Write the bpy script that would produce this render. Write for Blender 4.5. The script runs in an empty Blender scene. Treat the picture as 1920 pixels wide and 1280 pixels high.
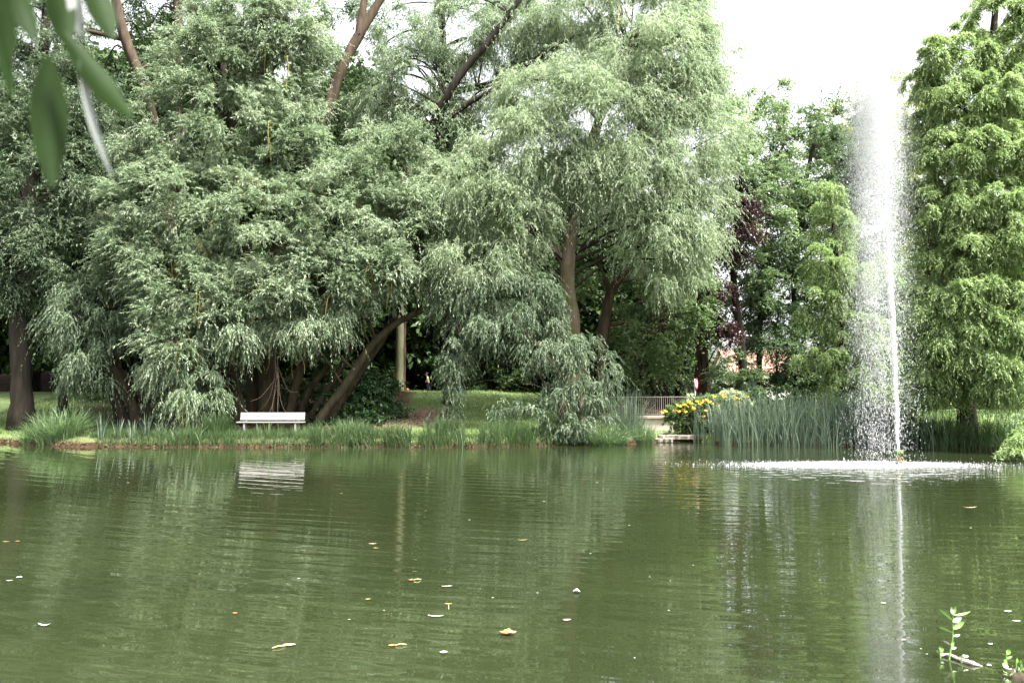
import bpy, math, random
import numpy as np
from mathutils import Vector, Matrix
rng = np.random.default_rng(7); random.seed(7)
C = bpy.context.scene.collection
F = 1600.0; PITCH = math.atan(95/F); CAM = np.array([0.0, 0.0, 2.0])
cp, sp = math.cos(PITCH), math.sin(PITCH)

def P(px, py, D):
    dx = (px-960)/F; dy = (640-py)/F
    d = np.array([dx, cp-dy*sp, sp+dy*cp]); return CAM + d*(D/d[1])
def W(px, py, z=0.0):                       # where that line of sight meets the plane at height z
    dx = (px-960)/F; dy = (640-py)/F
    d = np.array([dx, cp-dy*sp, sp+dy*cp]); return CAM + d*((z-2.0)/d[2])

# ------------------------------------------------------------------ objects
def tag(o, label=None, cat=None, group=None, kind=None):
    if label: o['label'] = label
    if cat: o['category'] = cat
    if group: o['group'] = group
    if kind: o['kind'] = kind
    return o
def thing(name, label, cat, base, group=None):
    o = bpy.data.objects.new(name, None); C.objects.link(o)
    o.empty_display_size = .2; o.location = [float(v) for v in base]
    return tag(o, label, cat, group)
def mesh_obj(name, v, f, mat, parent=None, base=None, smooth=False, tone=None, attrs=None, mats=None, mi=None):
    """v: (N,3) world coordinates; f: (M,k) faces of one size, or a list of tuples"""
    me = bpy.data.meshes.new(name)
    v = np.asarray(v, dtype=np.float32).reshape(-1, 3)
    if base is None and parent is not None: base = np.array(parent.location)
    if parent is not None and parent.parent is not None:
        base = np.array(parent.location) + np.array(parent.parent.location) if base is None else base
    if base is not None: v = v - np.asarray(base, dtype=np.float32)
    if isinstance(f, np.ndarray):
        M, k = f.shape
        me.vertices.add(len(v)); me.vertices.foreach_set('co', v.ravel())
        me.loops.add(M*k); me.loops.foreach_set('vertex_index', f.astype(np.int32).ravel())
        me.polygons.add(M); me.polygons.foreach_set('loop_start', np.arange(0, M*k, k, dtype=np.int32))
        me.update(calc_edges=True)
    else:
        me.from_pydata([tuple(map(float, p)) for p in v], [], [tuple(map(int, q)) for q in f]); me.update()
    if smooth: me.polygons.foreach_set('use_smooth', np.ones(len(me.polygons), dtype=bool))
    if tone is not None:
        a = me.attributes.new('tone', 'FLOAT', 'FACE'); a.data.foreach_set('value', np.asarray(tone, dtype=np.float32))
    for n, (dom, arr) in (attrs or {}).items():
        a = me.attributes.new(n, 'FLOAT', dom); a.data.foreach_set('value', np.asarray(arr, dtype=np.float32))
    for m in (mats or [mat]): me.materials.append(m)
    if mi is not None: me.polygons.foreach_set('material_index', np.asarray(mi, dtype=np.int32))
    o = bpy.data.objects.new(name, me); C.objects.link(o)
    if parent is not None: o.parent = parent
    elif base is not None: o.location = [float(x) for x in base]
    return o
def copy_tree(o, loc, rz, sc, label):
    r = o.copy(); C.objects.link(r); r.location = loc; r.rotation_euler = (0, 0, rz); r.scale = (sc, sc, sc); r['label'] = label
    for ch in list(o.children):
        c = ch.copy(); C.objects.link(c); c.parent = r
    return r
class MB:                                    # small mesh builder
    def __init__(s): s.v = []; s.f = []
    def add(s, v, f):
        n = len(s.v); s.v += [tuple(map(float, p)) for p in v]; s.f += [tuple(i+n for i in q) for q in f]; return s
    def box(s, c, size, rot=None, bev=0.0):
        x, y, z = [k/2 for k in size]; b = min(bev, x*.9, y*.9, z*.9)
        if b <= 0:
            vs = [(i*x, j*y, k*z) for i in (-1, 1) for j in (-1, 1) for k in (-1, 1)]
            fs = [(0,1,3,2),(4,6,7,5),(0,4,5,1),(2,3,7,6),(0,2,6,4),(1,5,7,3)]
        else:
            vs = []; ix = {}
            for i in (-1, 1):
                for j in (-1, 1):
                    for k in (-1, 1):
                        for a in range(3):
                            p = [i*x, j*y, k*z]; q = [b, b, b]; q[a] = 0
                            p = [i*(x-q[0]), j*(y-q[1]), k*(z-q[2])]
                            ix[i, j, k, a] = len(vs); vs.append(p)
            fs = []
            for a in range(3):
                o1, o2 = [t for t in range(3) if t != a]
                for sgn in (-1, 1):
                    q = []
                    for (u, w) in ((-1,-1),(1,-1),(1,1),(-1,1)):
                        t = [0,0,0]; t[a] = sgn; t[o1] = u; t[o2] = w; q.append(ix[t[0],t[1],t[2],a])
                    fs.append(tuple(q))
            for a in range(3):               # edges along axis a
                o1, o2 = [t for t in range(3) if t != a]
                for u in (-1, 1):
                    for w in (-1, 1):
                        q = []
                        for (e, ax) in ((-1,o1),(-1,o2),(1,o2),(1,o1)):
                            t = [0,0,0]; t[a] = e; t[o1] = u; t[o2] = w; q.append(ix[t[0],t[1],t[2],ax])
                        fs.append(tuple(q))
            for i in (-1, 1):
                for j in (-1, 1):
                    for k in (-1, 1): fs.append(tuple(ix[i,j,k,a] for a in range(3)))
        R = rot or Matrix.Identity(3); c = Vector([float(t) for t in c])
        return s.add([tuple(R @ Vector(p) + c) for p in vs], fs)
    def tube(s, pts, rad, n=8, wob=0.0, cap=True):
        pts = [Vector([float(t) for t in p]) for p in pts]; m = len(pts); rings = []; ref = Vector((0.31, 0.9, 0.2))
        for i, p in enumerate(pts):
            t = (pts[min(i+1, m-1)] - pts[max(i-1, 0)]).normalized()
            u = t.cross(ref); u = u.normalized() if u.length > 1e-4 else Vector((1,0,0)); w = t.cross(u)
            rings.append([p + (u*math.cos(a) + w*math.sin(a))*rad[i]*(1+random.uniform(-wob, wob)) for a in [2*math.pi*k/n for k in range(n)]])
        v = [q for r in rings for q in r]
        f = [(i*n+k, i*n+(k+1)%n, (i+1)*n+(k+1)%n, (i+1)*n+k) for i in range(m-1) for k in range(n)]
        if cap: f += [tuple(range(n-1, -1, -1)), tuple((m-1)*n+k for k in range(n))]
        return s.add(v, f)
    def lathe(s, prof, c=(0,0,0), n=20):
        v = [(c[0]+r*math.cos(2*math.pi*k/n), c[1]+r*math.sin(2*math.pi*k/n), c[2]+z) for r, z in prof for k in range(n)]
        m = len(prof); f = [(i*n+k, i*n+(k+1)%n, (i+1)*n+(k+1)%n, (i+1)*n+k) for i in range(m-1) for k in range(n)]
        f += [tuple(range(n-1, -1, -1)), tuple((m-1)*n+k for k in range(n))]
        return s.add(v, f)
    def build(s, name, mat, parent=None, smooth=False, base=None):
        return mesh_obj(name, np.array(s.v), s.f, mat, parent, base, smooth)
def smooth_path(pts, per=5):                 # Catmull-Rom through control rows
    A = np.array(pts, dtype=float); A = np.vstack([2*A[0]-A[1], A, 2*A[-1]-A[-2]]); out = []
    for i in range(1, len(A)-2):
        for k in range(per):
            t = k/per; a, b, c, d = A[i-1], A[i], A[i+1], A[i+2]
            out.append(.5*((2*b)+(c-a)*t+(2*a-5*b+4*c-d)*t*t+(3*b-a-3*c+d)*t**3))
    out.append(A[-2]); return np.array(out)

# ------------------------------------------------------------------ materials
def nodes(name):
    m = bpy.data.materials.new(name); m.use_nodes = True; nt = m.node_tree
    return m, nt, nt.nodes['Principled BSDF'], nt.nodes['Material Output']
def setc(b, col, rough=.6, spec=.5):
    b.inputs['Base Color'].default_value = (*col, 1); b.inputs['Roughness'].default_value = rough; b.inputs['Specular IOR Level'].default_value = spec
def ramp(nt, fac, stops):
    r = nt.nodes.new('ShaderNodeValToRGB'); e = r.color_ramp.elements
    while len(e) < len(stops): e.new(.5)
    for k, (p, c) in enumerate(stops): e[k].position = p; e[k].color = (*c, 1)
    nt.links.new(fac, r.inputs[0]); return r.outputs[0]
def noise(nt, scale, detail=4, stretch=(1,1,1), coord='Object', rough=.55):
    t = nt.nodes.new('ShaderNodeTexCoord'); mp = nt.nodes.new('ShaderNodeMapping'); mp.inputs['Scale'].default_value = stretch
    n = nt.nodes.new('ShaderNodeTexNoise'); n.inputs['Scale'].default_value = scale; n.inputs['Detail'].default_value = detail; n.inputs['Roughness'].default_value = rough
    nt.links.new(t.outputs[coord], mp.inputs[0]); nt.links.new(mp.outputs[0], n.inputs['Vector']); return n.outputs['Fac']
def bump(nt, b, h, dist=.01, strength=1.0):
    n = nt.nodes.new('ShaderNodeBump'); n.inputs['Strength'].default_value = strength; n.inputs['Distance'].default_value = dist
    nt.links.new(h, n.inputs['Height']); nt.links.new(n.outputs[0], b.inputs['Normal']); return n
def mat_leaf(name, a, b, c=None, rough=.42, spec=.5, transl=.3, tcol=None):
    m, nt, p, out = nodes(name); setc(p, a, rough, spec)
    at = nt.nodes.new('ShaderNodeAttribute'); at.attribute_name = 'tone'
    col = ramp(nt, at.outputs['Fac'], [(0, a), (.55, b), (1, c or b)])
    nt.links.new(col, p.inputs['Base Color'])
    if transl > 0:
        t = nt.nodes.new('ShaderNodeBsdfTranslucent'); mx = nt.nodes.new('ShaderNodeMixShader'); mx.inputs[0].default_value = transl
        hs = nt.nodes.new('ShaderNodeHueSaturation'); hs.inputs['Saturation'].default_value = 1.15; hs.inputs['Value'].default_value = 1.5
        nt.links.new(col, hs.inputs['Color']); nt.links.new(hs.outputs[0], t.inputs['Color'])
        nt.links.new(p.outputs[0], mx.inputs[1]); nt.links.new(t.outputs[0], mx.inputs[2]); nt.links.new(mx.outputs[0], out.inputs[0])
    return m
def mat_bark(name, a, b, scale=3, dist=.03, moss=None):
    m, nt, p, out = nodes(name); setc(p, a, .9, .2)
    n = noise(nt, scale, 6, (1.6, 1.6, .28)); col = ramp(nt, n, [(.32, a), (.68, b)])
    if moss:
        mx = nt.nodes.new('ShaderNodeMix'); mx.data_type = 'RGBA'
        f = ramp(nt, noise(nt, .9, 5), [(.46, (0,0,0)), (.62, (1,1,1))])
        nt.links.new(f, mx.inputs['Factor']); nt.links.new(col, mx.inputs['A']); mx.inputs['B'].default_value = (*moss, 1); col = mx.outputs['Result']
    nt.links.new(col, p.inputs['Base Color']); bump(nt, p, noise(nt, scale*2.2, 6, (1.8, 1.8, .22)), dist); return m
def mat_plain(name, col, rough=.6, spec=.4, var=.0, scale=8, bd=0.0):
    m, nt, p, out = nodes(name); setc(p, col, rough, spec)
    if var:
        n = noise(nt, scale, 5); lo = tuple(c*(1-var) for c in col); hi = tuple(min(1, c*(1+var)) for c in col)
        nt.links.new(ramp(nt, n, [(.3, lo), (.7, hi)]), p.inputs['Base Color'])
        if bd: bump(nt, p, n, bd)
    return m
M = {}
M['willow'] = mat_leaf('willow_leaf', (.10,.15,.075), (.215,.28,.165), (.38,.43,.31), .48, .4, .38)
M['willow_dark'] = mat_leaf('shaded_willow_leaf', (.055,.09,.045), (.11,.155,.085), (.21,.26,.17), .5, .35, .32)  # darker willow leaf, its shade put into the colour
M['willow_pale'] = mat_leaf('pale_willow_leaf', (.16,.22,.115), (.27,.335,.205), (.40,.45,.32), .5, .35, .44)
M['airy'] = mat_leaf('airy_leaf', (.12,.18,.075), (.19,.26,.13), (.28,.35,.20), .45, .4, .45)
M['broad'] = mat_leaf('broad_leaf', (.055,.09,.038), (.095,.145,.065), (.15,.21,.105), .45, .4, .4)
M['dark'] = mat_leaf('forest_leaf', (.022,.042,.014), (.038,.07,.02), (.06,.10,.03), .5, .35, .2)
M['fresh'] = mat_leaf('fresh_leaf', (.08,.13,.045), (.13,.195,.08), (.20,.27,.13), .45, .4, .4)
M['yellowgreen'] = mat_leaf('yellow_green_leaf', (.13,.17,.03), (.22,.26,.06), (.32,.34,.10), .5, .35, .35)
M['cypress'] = mat_leaf('cypress_needle', (.16,.235,.085), (.265,.355,.15), (.36,.45,.24), .5, .3, .42)
M['purple'] = mat_leaf('copper_leaf', (.03,.014,.016), (.055,.026,.028), (.09,.045,.045), .42, .5, .2)
M['yew'] = mat_leaf('dark_shrub_leaf', (.022,.05,.018), (.04,.085,.028), (.065,.12,.04), .45, .4, .2)
M['reed'] = mat_leaf('reed_blade', (.04,.07,.045), (.10,.145,.095), (.22,.27,.18), .45, .45, .25)
M['sedge'] = mat_leaf('sedge_blade', (.06,.11,.04), (.10,.165,.065), (.17,.23,.11), .45, .45, .25)
M['darkreed'] = mat_leaf('dark_reed_blade', (.03,.06,.02), (.05,.09,.03), (.08,.13,.045), .5, .35, .25)
M['lawn'] = mat_leaf('lawn_blade', (.135,.20,.065), (.20,.275,.105), (.28,.345,.155), .6, .25, .4)
M['bank'] = mat_leaf('bank_and_shade_blade', (.035,.065,.022), (.07,.115,.04), (.13,.18,.075), .5, .35, .3)  # bank grass colour, also laid over lawns to stand in for shade
M['dry'] = mat_leaf('dry_leaf', (.05,.027,.014), (.10,.06,.032), (.22,.16,.09), .7, .2, .1)
M['petal'] = mat_leaf('yellow_petal', (.50,.30,.008), (.60,.39,.01), (.68,.48,.02), .5, .3, .3)
M['cream'] = mat_leaf('cream_blossom', (.30,.36,.19), (.45,.49,.32), (.62,.63,.48), .6, .2, .3)
M['bark_red'] = mat_bark('reddish_bark', (.028,.020,.013), (.08,.056,.037))
M['bark_grey'] = mat_bark('grey_brown_bark', (.085,.064,.048), (.20,.155,.12), 3, .035, (.075,.07,.02))
M['bark_dark'] = mat_bark('dark_bark', (.012,.010,.007), (.034,.028,.020))
M['bark_moss'] = mat_bark('mossy_bark', (.022,.018,.011), (.06,.05,.027))
M['bark_pale'] = mat_bark('pale_green_bark', (.075,.075,.042), (.135,.135,.08))
M['twig'] = mat_plain('yellow_twig', (.20,.16,.035), .6, .3, .3)
M['twig_brown'] = mat_plain('brown_twig', (.10,.068,.045), .7, .3, .3)
M['white_paint'] = mat_plain('worn_white_paint', (.27,.258,.245), .55, .35, .1, 6, .002)
M['stone'] = mat_plain('weathered_concrete', (.42,.38,.33), .85, .25, .22, 3, .01)
M['slab'] = mat_plain('stone_slab', (.34,.29,.245), .85, .25, .3, 3, .02)
M['steel'] = mat_plain('railing_metal', (.19,.165,.145), .5, .5, .15)
M['pole'] = mat_plain('galvanised_metal', (.45,.45,.45), .45, .5, .08)
M['water_white'] = None

# ------------------------------------------------------------------ terrain
SH = np.array([W(px, y)[:2] for px, y in ((-700,822),(-200,826),(0,830),(60,834),(120,837),(300,838),(600,839),(800,839),(1000,837),(1090,833),(1180,833),(1235,829),(1312,828),(1345,834),(1500,837),(1690,839),(1760,842),(1850,846),(1930,849),(2300,850))])
SH = SH[np.argsort(SH[:,0])]
def shore(x): return np.interp(x, SH[:,0], SH[:,1]) + .12*np.sin(x*2.1)+.07*np.sin(x*5.3+1)
def sst(a, b, x): t = np.clip((x-a)/(b-a), 0, 1); return t*t*(3-2*t)
def hgt(x, y):
    x = np.asarray(x, float); y = np.asarray(y, float)
    d = y - shore(x)
    far = np.interp(x, [-60,-26,-19,-12,-6.5,-1,1.5,4,9,14,40], [2.0,2.0,1.75,1.5,2.02,2.02,1.85,1.35,1.1,1.05,1.1])
    near_len = np.interp(x, [-30,-12,-6,0,5,12], [15,14,14,15,9,9])
    h = .12*sst(-.05, .12, d) + .20*sst(.1, .7, d) + .10*sst(.6, 2.2, d) + (far-.42)*sst(.9, 1.0*near_len, d)
    h = np.where(d < 0, np.maximum(-1.3, .55*d-.02), h)
    h += .035*np.sin(x*1.3+y*.7)*np.sin(y*.9-x*.4)*sst(.5, 3, d)
    h += 1.25*sst(57, 60, y)*(1-sst(-18, -12, x)) + .3*sst(58, 90, y)*sst(-5, 5, x)
    h -= .22*sst(5.0,5.8,x)*(1-sst(8.0,9.2,x))*sst(.5,1.4,d)*(1-sst(37.2,37.5,y))
    nb = 5.1 + .1*np.sin(x*1.7)
    return np.where(y < 15, np.where(y < nb, np.minimum(.4, .35*(nb-y)), np.maximum(-1.3, -.6*(y-nb))), h)
xs = np.concatenate([[-400,-250,-150,-100,-75,-60,-50,-42], np.arange(-36, 30, .22), [31,33,36,42,50,60,75,100,150,250,400]])
ys = np.concatenate([[-200,-100,-50,-20,-5], np.arange(0, 7, .35), [8,10,14,18,22,25], np.arange(26.5, 40, .13), np.arange(40, 66, .35), [67,70,75,80,90,100,120,150,200,300,450]])
X, Y = np.meshgrid(xs, ys); Z = hgt(X, Y)
Z += np.where((X>-36)&(X<30)&(Y>27)&(Y<60)&(Z>.02), rng.normal(0, .008, X.shape), 0)
nx, ny = len(xs), len(ys); ii = np.arange(nx*ny).reshape(ny, nx)
Q = np.stack([ii[:-1,:-1], ii[:-1,1:], ii[1:,1:], ii[1:,:-1]], -1).reshape(-1, 4)
d = Y - shore(X)
soil_shade = np.clip(1-sst(.12, .5, d), 0, 1)
bx, by = P(790, 785, 36.5)[:2]
wob = .35*np.sin(X*2.3+Y)+.3*np.sin(Y*1.7-X*1.1)
patch = 1-sst(.7, 1.25, np.sqrt(((X-bx)/1.9)**2+((Y-by)/2.2)**2)+.25*wob)
under = (1-sst(-5.9+.4, -4.8+.4, X+wob*.6))*sst(1.6, 2.4, d+.4*wob)*(1-sst(43, 46, Y+wob))*sst(-21, -18, X+(Y-33)*.3)   # leaf litter under the willow
woods = sst(50, 54, Y+wob*2)*(1-sst(4, 8, X))*(1-((X<-17)&(Y<57))*1.0)
soil_shade = np.maximum.reduce([soil_shade, .55*(1-sst(-5.5,-4.5,X+wob*.5))*sst(-17.5,-16.5,X)*sst(0,.3,d)*(1-sst(2.5,3.5,d)), sst(37.3,38.2,Y+.4*wob)*sst(3.2,4.2,X)*(1-sst(12,14,X)), under, woods, (X<-15)*sst(56.5,58,Y)*1.0])  # besides soil, paints in shade by the bench; darkens ground behind the railing
gm, nt, p, out = nodes('bank_ground'); setc(p, (.1,.15,.05), .95, .15)
a1 = nt.nodes.new('ShaderNodeAttribute'); a1.attribute_name = 'soil_shade'; a2 = nt.nodes.new('ShaderNodeAttribute'); a2.attribute_name = 'patch'
gr = ramp(nt, noise(nt, 2.2, 8, rough=.7), [(.25, (.10,.15,.05)), (.5, (.16,.225,.085)), (.78, (.24,.28,.13))])
so = ramp(nt, noise(nt, 5, 8, rough=.7), [(.3, (.022,.014,.009)), (.55, (.055,.032,.02)), (.75, (.13,.075,.045))])
pa = ramp(nt, noise(nt, 4, 8, rough=.7), [(.3, (.13,.085,.06)), (.55, (.25,.175,.13)), (.8, (.38,.28,.21))])
mx1 = nt.nodes.new('ShaderNodeMix'); mx1.data_type = 'RGBA'; mx2 = nt.nodes.new('ShaderNodeMix'); mx2.data_type = 'RGBA'
nt.links.new(a1.outputs['Fac'], mx1.inputs['Factor']); nt.links.new(gr, mx1.inputs['A']); nt.links.new(so, mx1.inputs['B'])
nt.links.new(a2.outputs['Fac'], mx2.inputs['Factor']); nt.links.new(mx1.outputs['Result'], mx2.inputs['A']); nt.links.new(pa, mx2.inputs['B'])
nt.links.new(mx2.outputs['Result'], p.inputs['Base Color']); bump(nt, p, noise(nt, 9, 8, rough=.7), .05)
tag(mesh_obj('ground', np.stack([X, Y, Z], -1).reshape(-1, 3), Q, gm, smooth=True, attrs={'soil_shade': ('POINT', soil_shade.ravel()), 'patch': ('POINT', patch.ravel())}), kind='structure')
def gz(x, y): return float(hgt(np.array([x]), np.array([y]))[0])
def soil_shade_at(x, y):
    i = np.clip(np.searchsorted(xs, x), 0, nx-1); j = np.clip(np.searchsorted(ys, y), 0, ny-1)
    return np.maximum(soil_shade, patch)[j, i]

# ------------------------------------------------------------------ water
FX, FY = W(1686, 872)[:2]
wm, nt, p, out = nodes('pond_water'); setc(p, (.030,.050,.012), .006, .5); p.inputs['IOR'].default_value = 1.45; p.inputs['Specular IOR Level'].default_value = .85
N = nt.nodes; Lk = nt.links.new
tc = N.new('ShaderNodeTexCoord')
def math_n(op, a, b=None):
    n = N.new('ShaderNodeMath'); n.operation = op
    for k, v in enumerate((a, b)):
        if v is None: continue
        if isinstance(v, (int, float)): n.inputs[k].default_value = v
        else: Lk(v, n.inputs[k])
    return n.outputs[0]
def vmap(scale, rot=0, loc=(0,0,0)):
    mp = N.new('ShaderNodeMapping'); mp.inputs['Scale'].default_value = scale; mp.inputs['Rotation'].default_value = (0,0,rot); mp.inputs['Location'].default_value = loc
    Lk(tc.outputs['Object'], mp.inputs[0]); return mp.outputs[0]
def wnoise(vec, scale, detail=2):
    n = N.new('ShaderNodeTexNoise'); n.inputs['Scale'].default_value = scale; n.inputs['Detail'].default_value = detail; Lk(vec, n.inputs['Vector']); return n.outputs['Fac']
def rings(scale, dist, dscale):
    w = N.new('ShaderNodeTexWave'); w.wave_type = 'RINGS'; w.rings_direction = 'SPHERICAL'; w.inputs['Scale'].default_value = scale
    w.inputs['Distortion'].default_value = dist; w.inputs['Detail'].default_value = 2; w.inputs['Detail Scale'].default_value = dscale
    Lk(tc.outputs['Object'], w.inputs['Vector']); return w.outputs['Fac']
vl = N.new('ShaderNodeVectorMath'); vl.operation = 'LENGTH'; Lk(tc.outputs['Object'], vl.inputs[0]); dist = vl.outputs['Value']
mpf = vmap((1,1,1), 0, (-2.0,-34,0))
def rings2(scale, dist_, dscale):
    o_ = rings(scale, dist_, dscale); nt.links.new(mpf, o_.node.inputs['Vector']); return o_
h = math_n('MULTIPLY', rings2(.50, 5, .30), .0030)
h = math_n('ADD', h, math_n('MULTIPLY', rings2(1.05, 6, .5), .0015))
h = math_n('ADD', h, math_n('MULTIPLY', rings2(2.1, 8, .8), .0005))
h = math_n('ADD', h, math_n('MULTIPLY', wnoise(vmap((.35,1,1), .06), 1.6, 2), .0030))
calm = ramp(nt, wnoise(vmap((.5,1,1)), .16, 3), [(.32, (.35,.35,.35)), (.62, (1.25,1.25,1.25))])
h = math_n('MULTIPLY', h, calm)
h = math_n('ADD', h, math_n('MULTIPLY', math_n('MULTIPLY', rings(.9, 3, .6), .006), math_n('POWER', 2.718, math_n('MULTIPLY', dist, -.22))))
near = math_n('MULTIPLY', math_n('POWER', 2.718, math_n('MULTIPLY', dist, -.42)), .10)
h = math_n('ADD', h, math_n('MULTIPLY', wnoise(vmap((1,1,1)), 3.2, 3), near))
bn = N.new('ShaderNodeBump'); bn.inputs['Strength'].default_value = 1; bn.inputs['Distance'].default_value = 1
Lk(h, bn.inputs['Height']); Lk(bn.outputs[0], p.inputs['Normal'])
g = ramp(nt, wnoise(vmap((.6,1,1)), .25, 4), [(.3, (.0150,.0205,.0078)), (.7, (.0235,.0315,.0125))]); Lk(g, p.inputs['Base Color'])
wv = np.array([(-300,4.4,0),(300,4.4,0),(300,60,0),(-300,60,0)], float)
water = mesh_obj('water', wv, [(0,1,2,3)], wm, base=(FX, FY, 0)); tag(water, kind='structure')

# ------------------------------------------------------------------ foliage
KIND = {
 'willow':  dict(S=40, K=17, L=.14, Wd=.033, rand=.85, out=.62, up=.50, flat=1.0, core=.25, droop=.42, ta=.75, tb=.7, hang=.34, roll=.6),
 'drape':   dict(S=32, K=18, L=.14, Wd=.031, rand=.75, out=.45, up=.12, flat=.8, core=.26, droop=1.0, ta=.75, tb=.5, hang=.55, roll=.8),
 'fine':    dict(S=38, K=17, L=.135, Wd=.030, rand=.85, out=.6, up=.25, flat=.9, core=.36, droop=.8, ta=.75, tb=.6, hang=.42, roll=.65),
 'broad':   dict(S=20, K=9, L=.24, Wd=.15, rand=.9, out=.5, up=.15, flat=.6, core=.35, droop=.35, ta=.5, tb=.8, hang=.25, roll=.6),
 'small':   dict(S=22, K=14, L=.125, Wd=.068, rand=.9, out=.5, up=.2, flat=.7, core=.35, droop=.4, ta=.5, tb=.8, hang=.2, roll=.7),
 'cypress': dict(S=34, K=15, L=.125, Wd=.030, rand=.85, out=.5, up=.38, flat=.8, core=.17, droop=.9, ta=.7, tb=.7, hang=.25, roll=.6),
 'forest':  dict(S=16, K=8, L=.42, Wd=.26, rand=.9, out=.5, up=.15, flat=.6, core=.4, droop=.35, ta=.5, tb=.8, hang=.25, roll=.6),
}
def unit(a): return a/np.maximum(np.linalg.norm(a, axis=-1, keepdims=True), 1e-6)
def foliage(Cn, R, OUT, k, thin=1.0):
    k = KIND[k]; T = len(Cn); S, K = max(3, int(k['S']*thin)), k['K']
    Cn = Cn.astype(np.float32); R = R.astype(np.float32); OUT = OUT.astype(np.float32)
    f32 = lambda *s: rng.standard_normal(s, dtype=np.float32)
    z = np.array([0,0,1], np.float32)
    dd = unit(f32(T,S,3)); dd[...,2] *= k['flat']
    dd = unit(dd*k['rand'] + OUT[:,None]*k['out'] + z*k['up'])
    o = f32(T,S,3)*k['core']*R[:,None,None]; o[...,2] *= k['flat']; o += Cn[:,None]
    L = R[:,None]*(rng.uniform(.55, 1.25, (T,S))*np.where(rng.uniform(size=(T,S)) < .12, 1.6, 1)).astype(np.float32)
    t = ((np.arange(K)+.2+rng.uniform(0,.8,(T,S,K)))/K).astype(np.float32)
    Lt = (L[:,:,None]*t)[...,None]
    p = o[:,:,None] + dd[:,:,None]*Lt; p[...,2] -= k['droop']*L[:,:,None]*t*t
    tan = unit(dd[:,:,None] - z*(2*k['droop']*t)[...,None])
    ld = unit(tan*k['ta'] + f32(T,S,K,3)*(k['tb']*.6) - z*k['hang'])
    w = unit(np.cross(ld, z + f32(T,S,K,3)*k['roll']))
    ln = (k['L']*rng.uniform(.65, 1.3, (T,S,K))).astype(np.float32)[...,None]
    wd = ln*(k['Wd']/k['L']*.5)
    nrm = np.cross(w, ld); bend = nrm*ln*.08
    v = np.stack([p, p+ld*ln*.42+w*wd+bend, p+ld*ln-bend, p+ld*ln*.42-w*wd+bend], -2).reshape(-1, 3)
    tone = (.35*rng.uniform(0,1,(T,1,1)) + .25*rng.uniform(0,1,(T,S,1)) + .4*rng.uniform(0,1,(T,S,K))).ravel()
    return v, np.clip((tone-.5)*1.35+.5, 0, 1)
def tufts(blobs, r, dens, front=.35):
    """blobs: (px, py, D, half-width px, half-height px[, depth m[, density]])"""
    B = []
    for b in blobs:
        c = P(b[0], b[1], b[2]); s = b[2]/F; B.append((c, np.array([b[3]*s, b[5] if len(b) > 5 and b[5] else .8*(b[3]+b[4])/2*s, b[4]*s]), b[6] if len(b) > 6 else 1.0))
    Cs, Os = [], []
    for i, (c, e, dn) in enumerate(B):
        area = 4*math.pi*((( e[0]*e[1])**1.6+(e[0]*e[2])**1.6+(e[1]*e[2])**1.6)/3)**(1/1.6)
        n = max(4, int(dens*dn*area/(math.pi*r*r)))
        dr = unit(rng.normal(size=(n,3)))
        keep = rng.uniform(size=n) < np.where(dr[:,1] < .15, 1, front); dr = dr[keep]
        rf = (rng.uniform(.3, 1.0, len(dr))**.45)*rng.uniform(.88, 1.1, len(dr))
        q = c + dr*rf[:,None]*e
        ok = np.ones(len(q), bool)
        for j, (c2, e2, _) in enumerate(B):
            if j != i: ok &= ~(np.linalg.norm((q-c2)/e2, axis=1) < .55)
        Cs.append(q[ok]); Os.append(unit(dr[ok]/e)*[1,1,1])
    Cs, Os = np.vstack(Cs), np.vstack(Os)
    return Cs, r*rng.uniform(.5, 1.5, len(Cs)), Os
def crown(parent, groups, mat, name='crown', minz=True):
    V, T, CC = [], [], []
    for (blobs, kind, r, dens, thin) in groups:
        c, R, o = tufts(blobs, r, dens); CC.append(c)
        v, t = foliage(c, R, o, kind, thin); V.append(v); T.append(t)
    V = np.vstack(V); T = np.concatenate(T)
    f = np.arange(len(V)).reshape(-1, 4)
    if minz:
        lo = V.reshape(-1,4,3)[:,:,2].min(1); ok = lo > .03; f = f[ok]; T = T[ok]
        u = f.ravel(); V = V[u]; f = np.arange(len(V)).reshape(-1,4)
    mesh_obj(name, V, f, mat, parent, tone=T); return np.vstack(CC)
def px_path(rows, per=5): # rows: (px, py, D, radius px)
    A = np.array([list(P(a, b, D))+[r*D/F] for a, b, D, r in rows]); return smooth_path(A, per)
def to_ground(rows):      # put the lowest row onto the terrain, flaring it
    rows = [list(r) for r in rows]; return rows
def trunk(parent, stems, mat, name='trunk', n=12, flare=True, one=True):
    mb = MB(); nodes_ = []
    for rows in stems:
        A = px_path(rows)
        g = gz(A[0,0], A[0,1])
        if flare and A[0,2]-g < 1.3:
            A[0,2] = g-.12
            if len(A) > 2: A[1,2] = max(A[1,2], g+.1)
            A[0,3] *= 1.35; A[1,3] *= 1.12
        mb.tube(A[:,:3], A[:,3], n, .09); nodes_.append(A)
    mb.build(name, mat, parent, True); return np.vstack(nodes_)
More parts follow.
